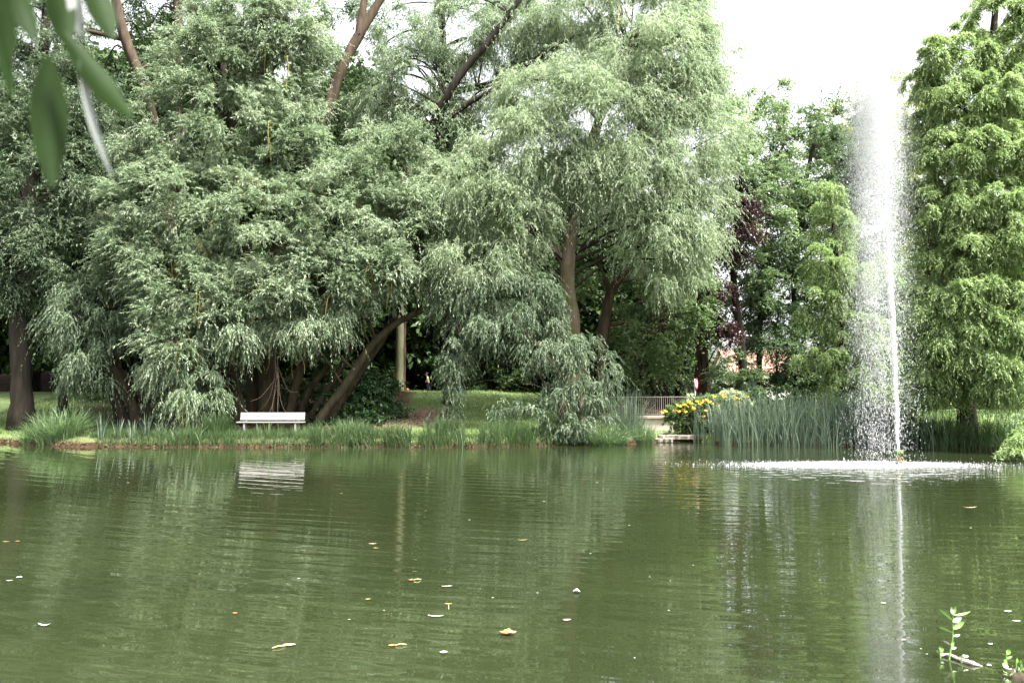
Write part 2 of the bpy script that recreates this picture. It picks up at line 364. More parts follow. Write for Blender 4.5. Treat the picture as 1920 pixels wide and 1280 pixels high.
def boughs(parent, nodes_, cs, n, mat, r0=.05, name='bough_network', sag=.25):
    mb = MB(); pick = cs[rng.choice(len(cs), min(n, len(cs)), replace=False)]
    for q in pick:
        if np.min(np.linalg.norm(nodes_[:,:3]-q, axis=1)) > 3.6: continue
        dd = np.linalg.norm(nodes_[:,:3]-q, axis=1) + np.maximum(0, nodes_[:,2]-q[2]+.6)*1.5
        k = rng.choice(np.argsort(dd)[:4]); a = nodes_[k,:3]; L = np.linalg.norm(q-a)
        m = (a+q)/2 + [0,0,L*.16] + rng.normal(0, .06*L, 3)
        A = smooth_path([a, m, q, q + (q-m)*.25 - [0,0,sag*.5]], 4)
        r = min(r0*(.5+.22*L), nodes_[k,3]*.6)
        mb.tube(A, np.linspace(r, .012, len(A)), 5, .1)
    mb.build(name, mat, parent, True)
def hang_twigs(parent, cs, n, mat, name='hanging_twig', ln=(.6,1.8)):
    for q in cs[rng.choice(len(cs), min(n, len(cs)), replace=False)]:
        mb = MB(); a = q + rng.normal(0, .2, 3)
        for _ in range(rng.integers(2, 6)):
            L = rng.uniform(*ln); h0 = rng.normal(0, .22, 3); h0[2] = 0
            A = smooth_path([a, a+h0*.6*L+rng.normal(0,.03,3)+[0,0,-.3*L], a+h0*1.0*L+rng.normal(0,.04,3)+[0,0,-.65*L], a+h0*1.1*L+[0,0,-L]], 3)
            if A[-1,2] > .1: mb.tube(A, np.linspace(.013, .004, len(A)), 3, 0, False)
        if mb.v: mb.build(name, mat, parent)

# --- willow behind the bench
base = P(520, 795, 36); base[2] = gz(base[0], base[1])
t = thing('willow_tree', 'large silver-green willow with many leaning trunks spreading behind the white bench', 'tree', base)
nd0 = trunk(t, [[(500,795,36.9,12),(505,600,37,17),(530,440,37,15),(570,330,37.2,11),(605,230,37.6,11),(640,130,38,10),(680,55,38.4,9),(725,-20,38.8,7)],
  [(672,70,38.3,8),(680,20,38.5,7),(690,-40,38.7,5)]], M['bark_red'])
nd = trunk(t, [
  [(500,795,36.5,13),(496,700,36.6,12),(500,600,36.8,15),(520,440,37,10)],
  [(455,795,35.6,12),(440,720,35.5,10),(425,640,35.5,9),(400,540,35.5,7),(380,430,35.8,6)],
  [(592,795,35,8),(645,725,35,8),(695,650,35.2,7),(745,605,35.4,6),(800,578,35.6,5),(850,560,35.8,3)],
  [(612,795,35.8,9),(672,700,35.9,8),(725,620,36.2,7),(770,520,36.6,6),(800,400,37,5)],
  [(575,795,36.2,7),(620,720,36.3,6),(655,660,36.4,6),(690,560,36.6,5)],
  [(560,795,36.9,6),(580,730,36.9,6),(620,680,36.9,5),(640,600,37,4)],
  [(262,795,35.4,13),(235,735,35.3,10),(205,675,35.2,8),(180,610,35.2,5)],
  [(250,795,36.2,10),(228,730,36.2,8),(215,640,36.3,7),(210,520,36.5,6),(215,400,37,5)],
  [(285,795,36,8),(262,735,36,7),(220,690,36,5)],
  [(480,795,37.4,18),(478,690,37.4,16),(470,560,37.4,14),(450,400,37.6,12),(430,250,37.8,9),(420,120,38,6)],
  [(540,795,36.8,9),(560,700,37,8),(600,600,37.2,7),(640,480,37.4,6)]], M['bark_moss'])
A1 = [(510,60,36.8,105,90,2),(400,130,36.4,105,100,2),(470,90,37.5,150,120),(400,250,36.4,170,140,2.6),(540,300,36.6,110,90),(520,170,37.2,90,110),(320,400,35.4,130,110,2.4),(470,440,35,140,110,2.4),
      (370,560,34.2,115,75,1.9),(500,560,34.4,115,65,1.8),(610,530,34.9,100,70,1.9),(640,420,35.5,120,110,2.2),(340,640,33.8,70,45,1.4),
      (330,520,34.4,90,70,1.6),(265,470,35,80,80,1.7),(700,520,35,90,60,1.8),(760,450,35.6,105,105,2),(730,330,36.4,120,95,2.2)]
A2 = [(330,690,33.6,55,40,1.0),(375,725,33.3,45,42,.9,.9),(340,755,33.3,25,25,.6,.7),(560,615,34.2,70,30,1.2),(440,625,33.9,70,28,1.1),(640,590,34.7,50,26,1.1)]
cs = crown(t, [(A1,'willow',.62,1.55,1), (A2,'drape',.5,1.5,1)], M['willow'])
boughs(t, nd, cs, 150, M['bark_moss'], .05); hang_twigs(t, cs[cs[:,1] < 36.2], 34, M['twig']); hang_twigs(t, np.array([P(x, y, 33.6) for x, y in ((335,440),(350,450),(320,455),(365,440),(345,470),(310,470),(440,500),(500,230),(520,110))]), 9, M['twig'], ln=(1.0,2.2))
# the dim left flank of it leans out on its own stems
base = P(205, 795, 35.6); base[2] = gz(base[0], base[1])
t = thing('willow_tree', 'small dim willow leaning out low over the sedge mound left of the big willow', 'tree', base)
nd = trunk(t, [[(238,795,35.2,9),(215,740,35,8),(190,690,34.8,6),(165,650,34.8,4)], [(225,795,36,7),(205,720,36,6),(190,620,36,4)]], M['bark_dark'])
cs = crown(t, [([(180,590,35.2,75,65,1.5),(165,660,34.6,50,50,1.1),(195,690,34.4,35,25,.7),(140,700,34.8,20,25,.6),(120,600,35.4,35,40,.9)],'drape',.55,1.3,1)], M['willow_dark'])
boughs(t, nd, cs, 25, M['bark_dark'], .03)
# --- tall willow on the grey trunk
base = P(1070, 778, 36); base[2] = gz(base[0], base[1])
t = thing('willow_tree', 'tall pale willow on a thick grey-brown trunk, its crown reaching the open sky', 'tree', base)
nd = trunk(t, [
  [(1072,775,36,22),(1074,690,36,19),(1070,600,36,17),(1062,520,36,15),(1068,460,36,13),(1078,405,36,11),(1100,300,36.2,10),(1140,180,36.5,8),(1190,60,37,6)],
  [(1066,500,36,10),(1010,440,36.2,8),(930,380,36.6,6),(880,330,37,4)],
  [(1076,420,36,8),(1150,370,35.8,7),(1250,330,35.6,5)]], M['bark_grey'])
B1 = [(1215,120,36.6,125,100,2.6),(1110,220,36.2,160,105,2.8),(1000,300,36,130,90,2.4),(1180,330,35.8,130,100,2.4),(1275,270,36,85,150,2),(1280,110,37,70,90,2),
      (1300,420,35.8,45,85,1.2),(1230,440,35.5,75,65,1.6),(1120,330,35.6,90,50,1.6),(960,410,35.4,90,75,1.9),(880,370,36,110,90,2.2),(900,480,35.2,100,80,1.8),
      (1150,30,38,190,60,2.6),(1250,20,38,90,60,2),(1010,180,37,80,55,1.8),(1335,120,36.8,45,60,1.2,.35),(1352,250,36.5,40,70,1.2,.4),(1345,370,36,35,50,1,.35)]
B2 = [(1295,500,35.6,30,55,.8),(1225,520,35.4,45,35,1),(1240,160,36,120,60,1.6)]
cs = crown(t, [(B1,'fine',.62,1.8,1), (B2,'drape',.48,1.0,1)], M['willow_pale'])
boughs(t, nd, cs, 110, M['bark_dark'], .04); hang_twigs(t, cs, 20, M['twig'])
# --- willow with airy top in the middle
base = P(830, 790, 40); base[2] = gz(base[0], base[1])
t = thing('willow_tree', 'tall thin-crowned willow with long dark slanting limbs against white sky at top middle', 'tree', base)
nd = trunk(t, [
  [(845,740,40,12),(842,600,40,11),(836,450,40,11),(808,260,38.8,8),(845,170,38.2,7.5),(880,120,38.1,7),(915,80,38,6.5),(985,-15,38,5)],
  [(812,255,38.8,5),(870,200,38.2,5),(930,165,38,5),(990,120,37.8,4.5),(1060,80,37.6,4),(1150,40,37.4,3)],
  [(840,175,40,6),(930,155,39.8,6),(1000,130,39.8,5),(1110,40,39.6,4)],
  [(820,300,40,9),(830,120,41,8),(825,-20,42,6)]], M['bark_dark'])
cs = crown(t, [([(860,60,40,90,70,2,.8),(960,70,40,90,60,2,.8),(800,150,40.5,90,60,2,.7),(760,70,42,70,60,2,.45),(900,170,40,70,60,2,.6),(1050,100,39.5,90,50,2,.7),(720,200,42,60,60,2,.6),(820,240,40,80,50,2,.9),(780,140,40.5,60,70,1.6,.7),(950,210,39.5,60,40,1.4,.8),(700,30,42,50,50,1.5,.4),(900,40,41,90,50,1.6,.8),(1000,40,40.5,70,50,1.6,.8)],'fine',.6,1.55,.9)], M['willow'])
boughs(t, nd, cs, 110, M['bark_dark'], .05)
# --- low drooping willow at the water's edge
base = P(1085, 800, 33.6); base[2] = gz(base[0], base[1])
t = thing('willow_tree', 'low sprawling willow drooping onto the grass bank between bench and railing', 'tree', base)
nd = trunk(t, [[(1090,815,33.8,6),(1075,760,33.8,5),(1040,690,33.8,4.5),(980,620,34,4),(920,580,34.4,3)], [(1090,815,33.8,5),(1085,740,33.6,4),(1100,680,33.6,3)], [(1080,815,34,4),(1040,745,33.8,3),(1000,690,33.6,2)]], M['bark_moss'])
D1 = [(960,550,34.8,110,44,1.8),(868,570,35,46,50,1.2),(852,630,34.6,30,50,.9),(938,612,34,58,34,1.2,.8),(1040,650,33.8,70,45,1.2),(1100,680,33.5,38,35,.9),(1010,590,34.4,70,36,1.2)]
D2 = [(850,690,34.2,17,40,.5,1.0),(846,735,34.1,13,24,.4,1.0),(840,768,34.0,9,12,.3,1.0),(1010,705,33.2,45,30,.7,.6),(970,755,32.9,42,22,.5,.55),(1030,770,32.8,40,24,.5,.7),(1085,735,32.9,45,36,.8,.9),(1070,790,32.5,50,22,.6,.85),(1120,770,32.7,25,25,.5,.7),(1135,690,33.4,22,26,.5,.7)]
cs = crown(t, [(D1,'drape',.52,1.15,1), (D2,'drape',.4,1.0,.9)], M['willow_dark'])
boughs(t, nd, cs, 50, M['bark_dark'], .016); hang_twigs(t, cs, 20, M['twig_brown'], ln=(.4,1.1))
# --- far-left willow
base = P(42, 790, 36); base[2] = gz(base[0], base[1])
t = thing('willow_tree', 'dark-crowned tree on a very thick straight trunk left of the sedge mound', 'tree', base)
nd = trunk(t, [[(42,790,36,21),(40,700,36,18),(36,600,36,17),(40,450,36.2,16),(60,300,36.5,13),(80,120,37,10),(90,-40,37.5,6)], [(38,520,36,10),(-40,380,36.4,8),(-100,250,37,5)], [(45,420,36.2,8),(120,330,36.4,6),(190,250,37,4)]], M['bark_dark'])
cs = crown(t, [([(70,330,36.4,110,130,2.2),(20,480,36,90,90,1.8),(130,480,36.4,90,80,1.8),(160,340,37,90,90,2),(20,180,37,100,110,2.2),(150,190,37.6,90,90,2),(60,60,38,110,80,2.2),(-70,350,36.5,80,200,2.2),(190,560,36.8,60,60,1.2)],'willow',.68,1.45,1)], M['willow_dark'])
boughs(t, nd, cs, 60, M['bark_dark'], .045)
# --- tree with the reddish leaning trunk at top left
base = P(330, 760, 42); base[2] = gz(base[0], base[1])
t = thing('tall_tree', 'tall dark tree whose bare reddish trunk leans across the gap at top left', 'tree', base)
nd = trunk(t, [[(330,760,42,20),(320,500,42,18),(300,300,41,12),(272,170,40,10),(245,100,40,10),(225,40,40,9),(210,-40,40,8)], [(320,400,42,10),(335,120,42,8),(330,-30,42,7)], [(235,75,40,5),(170,60,40,4),(120,58,40,3)]], M['bark_red'])
cs = crown(t, [([(330,170,43.5,90,90,2),(250,300,43,90,100,2),(330,60,44,100,70,2,.7),(180,120,43,80,90,2,.7),(250,-10,43,120,50,2,.7),(620,200,44,70,110,2),(640,60,45,90,60,2,.5)],'small',.75,1.1,1)], M['dark'])
boughs(t, nd, cs, 60, M['bark_red'], .05)
# --- leaning forked trunk by the railing, with layered fresh foliage
base = P(1130, 760, 38.5); base[2] = gz(base[0], base[1])
t = thing('forked_tree', 'fresh green tree with a forked trunk standing right of the thick grey trunk', 'tree', base)
nd = trunk(t, [[(1128,765,38.5,11),(1130,640,38.5,11),(1136,590,38.5,10),(1146,545,38.5,9),(1165,520,38.5,7),(1192,475,38.6,6),(1230,420,38.8,5),(1280,340,39,4)], [(1145,550,38.5,7),(1134,520,38.5,5)], [(1140,610,38.5,4),(1190,605,38.3,3),(1240,640,38,2)]], M['bark_red'])
cs = crown(t, [([(1230,620,38.8,70,45,1.6),(1290,560,39,50,60,1.4),(1200,560,39.4,60,40,1.4),(1260,500,39.4,60,50,1.4),(1250,665,39.3,28,18,.9),(1180,480,40,60,40,1.4,.7),(1100,500,41,60,60,1.4,.7),(1220,690,39.4,50,25,1.2)],'small',.6,1.1,1)], M['fresh'])
boughs(t, nd, cs, 40, M['bark_red'], .03)
# --- copper-leaved tree and trunk by the sign
base = P(1318, 748, 45); base[2] = gz(base[0], base[1])
t = thing('copper_tree', 'purple-leaved tree on a thick brown trunk right of the traffic sign', 'tree', base)
nd = trunk(t, [[(1320,748,45,15),(1316,690,45,13),(1312,600,45,12),(1325,500,43.5,9),(1350,420,42,7),(1375,350,41.6,4)]], M['bark_red'])
cs = crown(t, [([(1375,440,41.5,32,65,1.0),(1345,510,41.5,36,60,1.2),(1325,600,42.5,28,26,1.0,.8),(1345,640,42,42,22,1.0,.9),(1392,380,41.5,22,35,.8),(1355,440,41.8,30,50,1)],'small',.5,1.35,1)], M['purple'])
boughs(t, nd, cs, 30, M['bark_dark'], .03)
# --- airy tree against the sky
base = P(1390, 745, 43); base[2] = gz(base[0], base[1])
t = thing('airy_tree', 'airy light tree with loose sprays reaching into the white sky left of the fountain', 'tree', base)
nd = trunk(t, [[(1395,748,43,8),(1390,640,43,7),(1375,520,43,6),(1385,400,43,5),(1400,280,43,4),(1430,180,43,2)], [(1385,400,43,4),(1440,330,43,3),(1480,250,43,2)]], M['bark_dark'])
cs = crown(t, [([(1405,220,43,45,60,1.4,.5),(1455,190,43,40,35,1,.35),(1440,290,43,55,55,1.4,.55),(1395,340,42,55,60,1.4,.9),(1420,420,42.5,60,50,1.4,.9),(1360,250,41,40,80,1.2,.7),(1480,270,43,30,50,1,.4),(1345,170,40,35,60,1,.5),(1410,520,43,30,60,1,.9),(1370,700,43,40,40,1,.9),(1350,590,44,30,40,1,.7),(1365,330,42.5,45,60,1,.9),(1460,350,43,50,50,1.2,.8)],'small',.5,1.1,.9)], M['airy'])
boughs(t, nd, cs, 60, M['bark_dark'], .03)
# --- dark broadleaf behind the reeds
base = P(1490, 748, 45); base[2] = gz(base[0], base[1])
t = thing('broadleaf_tree', 'dense mid-green tree with several thin dark stems behind the cattail reeds', 'tree', base)
nd = trunk(t, [[(1492,752,45,7),(1491,680,45,6),(1490,560,45,6),(1500,400,45,5),(1530,250,45,3)], [(1424,752,44.5,5.5),(1424,650,44.5,5),(1430,520,44.8,4)], [(1505,752,45.5,4),(1506,650,45.5,4),(1515,500,45.5,3)], [(1457,752,46,2),(1457,640,46,2),(1460,560,46,2)]], M['bark_dark'])
cs = crown(t, [([(1510,310,45,75,105,2),(1470,360,45.5,60,60,1.6),(1400,330,46,55,90,1.6,.7),(1410,480,46,50,90,1.5,.8),(1430,645,44,45,16,.9,1.0),(1470,690,44,40,16,.8,.7),(1440,240,46,45,60,1.3,.5),(1460,430,44.6,60,80,1.6),(1550,360,46,70,110,1.8),(1450,520,45.5,60,60,1.5),(1530,450,44.4,80,80,1.8),(1480,550,44.4,85,55,1.6),(1560,560,44.6,70,70,1.6),(1430,580,44.6,40,50,1.2,.8),(1480,635,44.2,90,22,1.4),(1620,400,45,70,120,1.8),(1640,560,45,60,110,1.6),(1560,680,45,70,50,1.4),(1540,720,46,60,35,1.2),(1630,700,46,70,60,1.4),(1600,300,46.5,80,120,2),(1520,690,46.5,60,40,1,.8),(1450,680,46.5,60,50,1,1.1),(1415,620,46.5,40,40,1,.8),(1400,560,46.5,40,50,1.2,.8),(1415,715,46.5,25,25,.8,.6)],'small',.6,1.5,1)], M['broad'])
boughs(t, nd, cs, 60, M['bark_dark'], .03)
base = P(1600, 745, 52); base[2] = gz(base[0], base[1])
t = thing('yellow_green_tree', 'yellowish green tree top rising behind the fountain spray', 'tree', base)
nd = trunk(t, [[(1610,750,52,10),(1608,500,52,8),(1600,300,52,5)]], M['bark_dark'])
cs = crown(t, [([(1590,215,52,45,40,1.6),(1560,240,52,35,40,1.4),(1640,220,52,50,70,1.6),(1690,190,52,40,60,1.4),(1620,330,52,90,90,2),(1550,290,51,40,40,1.2),(1715,270,52,45,90,1.8),(1710,430,52,45,110,1.8)],'small',.75,1.2,1)], M['yellowgreen'])
boughs(t, nd, cs, 20, M['bark_dark'], .03)
# --- slim swamp cypress behind the fountain
base = P(1580, 765, 37.5); base[2] = gz(base[0], base[1])
t = thing('cypress_tree', 'slim light-green cypress with level feathery branches just left behind the fountain spray', 'tree', base)
nd = trunk(t, [[(1580,768,37.5,9),(1579,690,37.5,8),(1575,600,37.5,7),(1568,480,37.5,5),(1558,360,37.5,2.5)]], M['bark_red'])
E = [(1552,370,37.5,26,30,.7),(1565,420,37.5,42,30,.9),(1555,480,37.3,46,28,1),(1590,520,37.2,55,26,1),(1550,550,37.2,50,24,1),(1595,610,37.2,60,28,1.1),(1535,590,37.4,35,20,.8),(1545,665,36.8,52,18,.9),(1600,690,37,60,26,1.1),(1590,735,36.8,48,22,.9),(1640,640,37,40,50,.9),(1640,740,37,50,28,.9),(1650,520,37.4,40,50,.9)]
cs = crown(t, [(E,'cypress',.42,1.35,1)], M['cypress']); boughs(t, nd, cs, 50, M['bark_red'], .02)
# --- big swamp cypress on the right
base = P(1800, 775, 31.5); base[2] = gz(base[0], base[1])
t = thing('cypress_tree', 'big bright-green cypress with tiered feathery boughs filling the right edge', 'tree', base)
nd = trunk(t, [[(1812,778,31.5,15),(1815,690,31.5,13),(1822,560,31.5,12),(1832,400,31.5,10),(1850,200,31.5,8),(1865,30,31.5,6),(1870,-40,31.5,4)],
   [(1850,240,31.5,4),(1800,200,30.6,3),(1740,180,30,2)], [(1832,430,31.5,5),(1800,300-20,30.6,4),(1745,225,30,2)], [(1860,110,31.5,4),(1800,95,30.5,3),(1735,95,30,2)], [(1826,500,31.5,4),(1790,535,30.6,3),(1740,520,30,2)]], M['bark_dark'])
E1 = [(1870,40,31,60,40,1.2),(1905,80,30.5,40,60,1.2),(1810,95,30.6,50,24,.9,.8),(1755,100,30.4,28,18,.7,.8),(1850,115,30.6,50,20,.9,.7),(1880,190,30,60,50,1.2),(1800,200,30.4,65,50,1.2),(1745,210,30.8,35,45,.9),
      (1840,285,29.8,80,45,1.3),(1765,300,30.4,45,50,1),(1905,290,29.4,40,50,1),(1790,390,29.8,65,40,1.1),(1870,380,29.3,65,40,1.2),(1735,410,30.6,35,60,.9),(1900,450,28.8,50,40,1),(1820,465,29.4,65,35,1.1),(1750,500,30.2,45,40,1),
      (1880,530,28.8,60,35,1.1),(1800,560,29.2,65,32,1.1),(1735,580,30,40,40,.9),(1850,620,28.8,65,30,1.1),(1905,610,28.4,35,40,.9),(1775,625,29.2,55,24,1),(1725,655,29.8,40,30,.8),(1820,660,28.9,50,20,.9),(1890,665,28.2,50,28,1),(1760,680,29.4,40,16,.8),(1728,715,29.4,24,26,.6),(1895,705,28,38,22,.8),(1845,700,28.8,24,12,.6),(1742,735,29.6,24,16,.5),(1800,705,29,34,13,.6),(1868,722,28.4,34,14,.6),(1905,738,27.8,30,14,.6),(1715,760,29.6,20,14,.4),(1770,690,30.5,50,30,.8),(1850,690,30.5,60,30,.8),(1812,715,29.6,40,20,.7),(1785,735,29.8,24,12,.5),(1845,738,29.4,34,12,.5),(1725,735,29.8,24,20,.5),
      (1830,300,32.4,100,190,1,.55),(1820,540,32.4,105,130,1,.6),(1900,380,31.5,60,230,1,.5),(1745,90,30.2,24,16,.5,1.0),(1728,190,31,34,50,.9,.8),(1722,310,31,34,60,.9,.8)]
E1 = [(b[0],b[1],b[2],b[3],b[4]*1.35)+tuple(b[5:]) for b in E1]
cs = crown(t, [(E1,'cypress',.36,1.5,1)], M['cypress']); boughs(t, nd, cs, 170, M['bark_dark'], .02)
base = P(1945, 800, 25.5)
t = thing('cypress_bough', 'lowest bright cypress bough hanging in over the water at the right edge', 'bough', base)
mb = MB(); A = smooth_path([P(2050,700,26), P(1990,780,25.6), P(1930,825,25.2), P(1900,842,25)], 4); mb.tube(A, np.linspace(.05,.012,len(A)), 6); mb.build('stem', M['bark_dark'], t, True)
crown(t, [([(1912,822,25.2,22,16,.4),(1905,850,25,24,8,.35),(1935,840,25.3,25,25,.4),(1980,790,25.6,40,40,.6)],'cypress',.3,1.6,1)], M['cypress'], 'foliage')

# --- woods behind: two masters, then copies
def wood_tree(name, label, mat, kind, bark, H=17, w=4.2, low=2.0):
    t = thing(name, label, 'tree', (0,0,0), 'trees of the dark wood behind')
    mb = MB(); A = smooth_path([(0,0,-.3,.42),(0.1,0,2,.33),(0,.1,6,.28),(.15,0,10,.2),(0,0,H-1,.05)], 4); mb.tube(A[:,:3], A[:,3], 9, .1); mb.build('trunk', bark, t, True)
    Cs, Os, Rs = [], [], []
    for k in range(150):
        z = rng.uniform(low, H); a = rng.uniform(0, 6.283); prof = math.sin(math.pi*min(1, max(.06, (z-low+1.2)/(H-low+2)))**.75)
        rr = w*prof*rng.uniform(.45, 1.05); o = np.array([math.cos(a), math.sin(a), .25]); Cs.append([rr*o[0], rr*o[1], z]); Os.append(o); Rs.append(rng.uniform(.8, 1.6))
    v, tn = foliage(np.array(Cs), np.array(Rs), unit(np.array(Os)), kind, 1.0)
    mesh_obj('crown', v, np.arange(len(v)).reshape(-1,4), mat, t, tone=tn); return t
wd = [wood_tree('forest_tree', '', M['dark'], 'forest', M['bark_dark'], 18, 4.6, 1.6), wood_tree('forest_tree', '', M['broad'], 'forest', M['bark_dark'], 16, 4.2, 2.2)]
spots = [(-60,52,0,1.1),(60,56,1,1.2),(170,50,0,1.15),(290,54,0,1.2),(400,48,0,1.1),(500,53,1,1.2),(585,49,0,1.05),(665,55,0,1.2),(765,58,1,.95),(850,54,0,.9),(930,60,1,.95),(1010,52,0,.85),(1085,57,1,.85),(1150,50,0,.72),(1225,54,0,.68),(1278,58,1,.62),(-170,50,0,1.1),(-320,54,1,1.2),(1740,60,0,.7),(1860,58,1,.75),(1990,50,0,.9),(2150,46,1,1.0)]
names = ['behind the far-left trunk at the picture edge','just right of the far-left trunk, deep in the wood','behind the small dim willow','behind the left half of the big willow','straight behind the bench, nearest of the wood','behind the bench, right shoulder','behind the dark round bush','between dark bush and pale bare trunk','right of the pale bare trunk','behind the child on the crest','behind the drooping willow','left of the thick grey trunk','right behind the thick grey trunk','behind the left end of the railing','behind the middle of the railing','behind the traffic sign','outside to the left','far outside to the left','behind the right cypress, towards the fountain','behind the right cypress, near its trunk','outside to the right','far outside to the right']
for i, ((px, D, k, s), nm) in enumerate(zip(spots, names)):
    x, y = P(px, 735, D)[:2]; lab = ('dark tree of the wood ' if k == 0 else 'greener tree of the wood ')+nm
    if i in (0, 1): o = wd[k]; o.location = (x, y, gz(x, y)); o.scale = (s, s, s); o['label'] = lab
    else: copy_tree(wd[k], (x, y, gz(x, y)), i*1.7, s*(1+.06*math.sin(i*5)), lab)
n = 900; fx = rng.uniform(-75, 14, n); fz_ = 1.5+13*rng.uniform(0,1,n)**1.2; fy = 78+rng.normal(0,2.5,n)
ok = fz_ < np.interp(fx, [-75,0,14], [15,13,5]); cc = np.stack([fx, fy, fz_], -1)[ok]
v, tn = foliage(cc, rng.uniform(1.2,2.4,len(cc)), np.tile([0,-.8,.4],(len(cc),1)), 'forest', .8)
v2 = (v.reshape(-1,4,3)); c0 = v2.mean(1, keepdims=True); v = (c0+(v2-c0)*1.7).reshape(-1,3)
tag(mesh_obj('far_wood', v, np.arange(len(v)).reshape(-1,4), M['dark'], tone=tn), kind='stuff')
# --- trunks and shrubs at mid distance
def bare_trunk(label, rows, mat):
    b = P(*rows[0][:3]); b[2] = gz(b[0], b[1]); t = thing('tree', label, 'tree', b); n = trunk(t, [rows], mat)
    top = rows[-1]; cs = crown(t, [([(top[0], top[1]-30, top[2], 70, 60, 1.4)], 'small', .8, .9, 1)], M['dark']); boughs(t, n, cs, 8, mat, .03)
bare_trunk('straight pale olive trunk standing sunlit on the grass crest', [(748,735,48,8.5),(749,680,48,7.5),(750,620,48,7),(752,540,48,6.5),(755,420,48,6)], M['bark_pale'])
bare_trunk('thin brown trunk half hidden behind the pale olive trunk', [(756,735,50,4.5),(757,650,50,4),(758,560,50,4),(760,440,50,3)], M['bark_red'])
bare_trunk('dark trunk behind the left half of the railing', [(1196,750,47,10),(1197,680,47,9),(1198,600,47,8),(1200,480,47,7)], M['bark_dark'])
bare_trunk('broad dark trunk behind the middle of the railing', [(1240,750,46,15),(1239,680,46,13),(1237,600,46,12),(1235,470,46,9)], M['bark_dark'])
bare_trunk('slender dark trunk right of the broad dark trunk at the railing', [(1272,748,49,6),(1271,680,49,5),(1270,560,49,4),(1268,480,49,4)], M['bark_dark'])
bare_trunk('dark trunk near the water between far-left tree and big willow', [(118,770,41,8),(117,700,41,7),(112,600,41,7),(108,480,41,6)], M['bark_dark'])
def shrub(name, label, blobs, kind, r, dens, mat, cat='shrub'):
    b = P(*blobs[0][:3]); b[2] = gz(b[0], b[1]); t = thing(name, label, cat, b)
    mb = MB()
    for k in range(7):
        q = b + [rng.uniform(-.5,.5), rng.uniform(-.3,.3), 0]; g = gz(q[0], q[1]); q[2] = g-.05; e = q + [rng.uniform(-.6,.6), rng.uniform(-.3,.3), rng.uniform(.5,1.1)]
        mb.tube([q, (q+e)/2+rng.normal(0,.05,3), e], [.035,.025,.012], 5)
    mb.build('stem', M['bark_dark'], t, True); crown(t, [(blobs, kind, r, dens, 1)], mat, 'foliage', True)
shrub('bush', 'dark round evergreen bush between the leaning willow trunks and bare earth', [(690,745,37,50,48,1.1),(720,755,36.8,28,35,.8),(655,760,36.6,40,40,.8),(680,790,36,50,18,.8)], 'small', .4, 1.7, M['yew'])
shrub('bush', 'low leafy undergrowth bush behind the right end of the bench', [(600,800,36,40,12,.5),(640,798,35.6,35,14,.5)], 'small', .3, 1.5, M['yew'])
shrub('bush', 'wide dark undergrowth bush among the willow trunks behind the bench', [(540,740,39.5,70,35,1),(450,750,39.5,60,30,1),(360,750,39.5,50,35,1)], 'small', .45, 1.4, M['dark'])
shrub('bush', 'dark undergrowth bush at the foot of the wood, left of the bench', [(280,745,44,60,30,1),(200,740,45,40,25,1)], 'small', .45, 1.3, M['dark'])
shrub('bush', 'grey-green rounded bush beyond the wooden tree stakes', [(1395,725,42,38,30,.9),(1370,735,42,25,25,.7)], 'small', .4, 1.5, M['broad'])
shrub('bush', 'dark bush under the trees behind the tall reeds', [(1540,735,43,60,25,1),(1470,745,43,40,18,.8),(1600,745,43,50,20,.8)], 'small', .4, 1.4, M['dark'])
shrub('bush', 'dark bush at the foot of the white house on the right', [(1785,765,47,60,12,.8),(1870,758,46,60,25,.8),(1740,745,44,30,30,.8)], 'small', .4, 1.4, M['dark'])
shrub('bush', 'dark leafy bush in the wood right of the child', [(960,720,50,90,40,1.2),(880,705,52,60,40,1)], 'small', .5, 1.2, M['dark'])
shrub('bush', 'dark leafy bush in the wood behind the railing', [(1180,735,50,80,25,1),(1290,735,51,60,25,1)], 'small', .5, 1.2, M['dark'])
shrub('bush', 'dark leafy bush left of the pale olive trunk', [(700,700,52,50,50,1)], 'small', .5, 1.2, M['dark'])

for px, D, lab in ((60,64,'behind the far-left trunk'),(200,62,'behind the small dim willow'),(340,60,'left of the bench, deep in the wood'),(470,61,'straight behind the bench'),(600,60,'behind the leaning stems'),(730,62,'behind the pale olive trunk'),(820,61,'behind the child'),(920,63,'right of the child, deep in the wood'),(1030,62,'left of the thick grey trunk'),(1130,60,'behind the left end of the railing'),(1210,62,'behind the middle of the railing')):
    shrub('understorey_bush', 'tall black-green understorey bush '+lab, [(px,690,D,70,55,1.4),(px-30,640,D+.6,60,40,1.2)], 'forest', .9, 1.0, M['dark'])

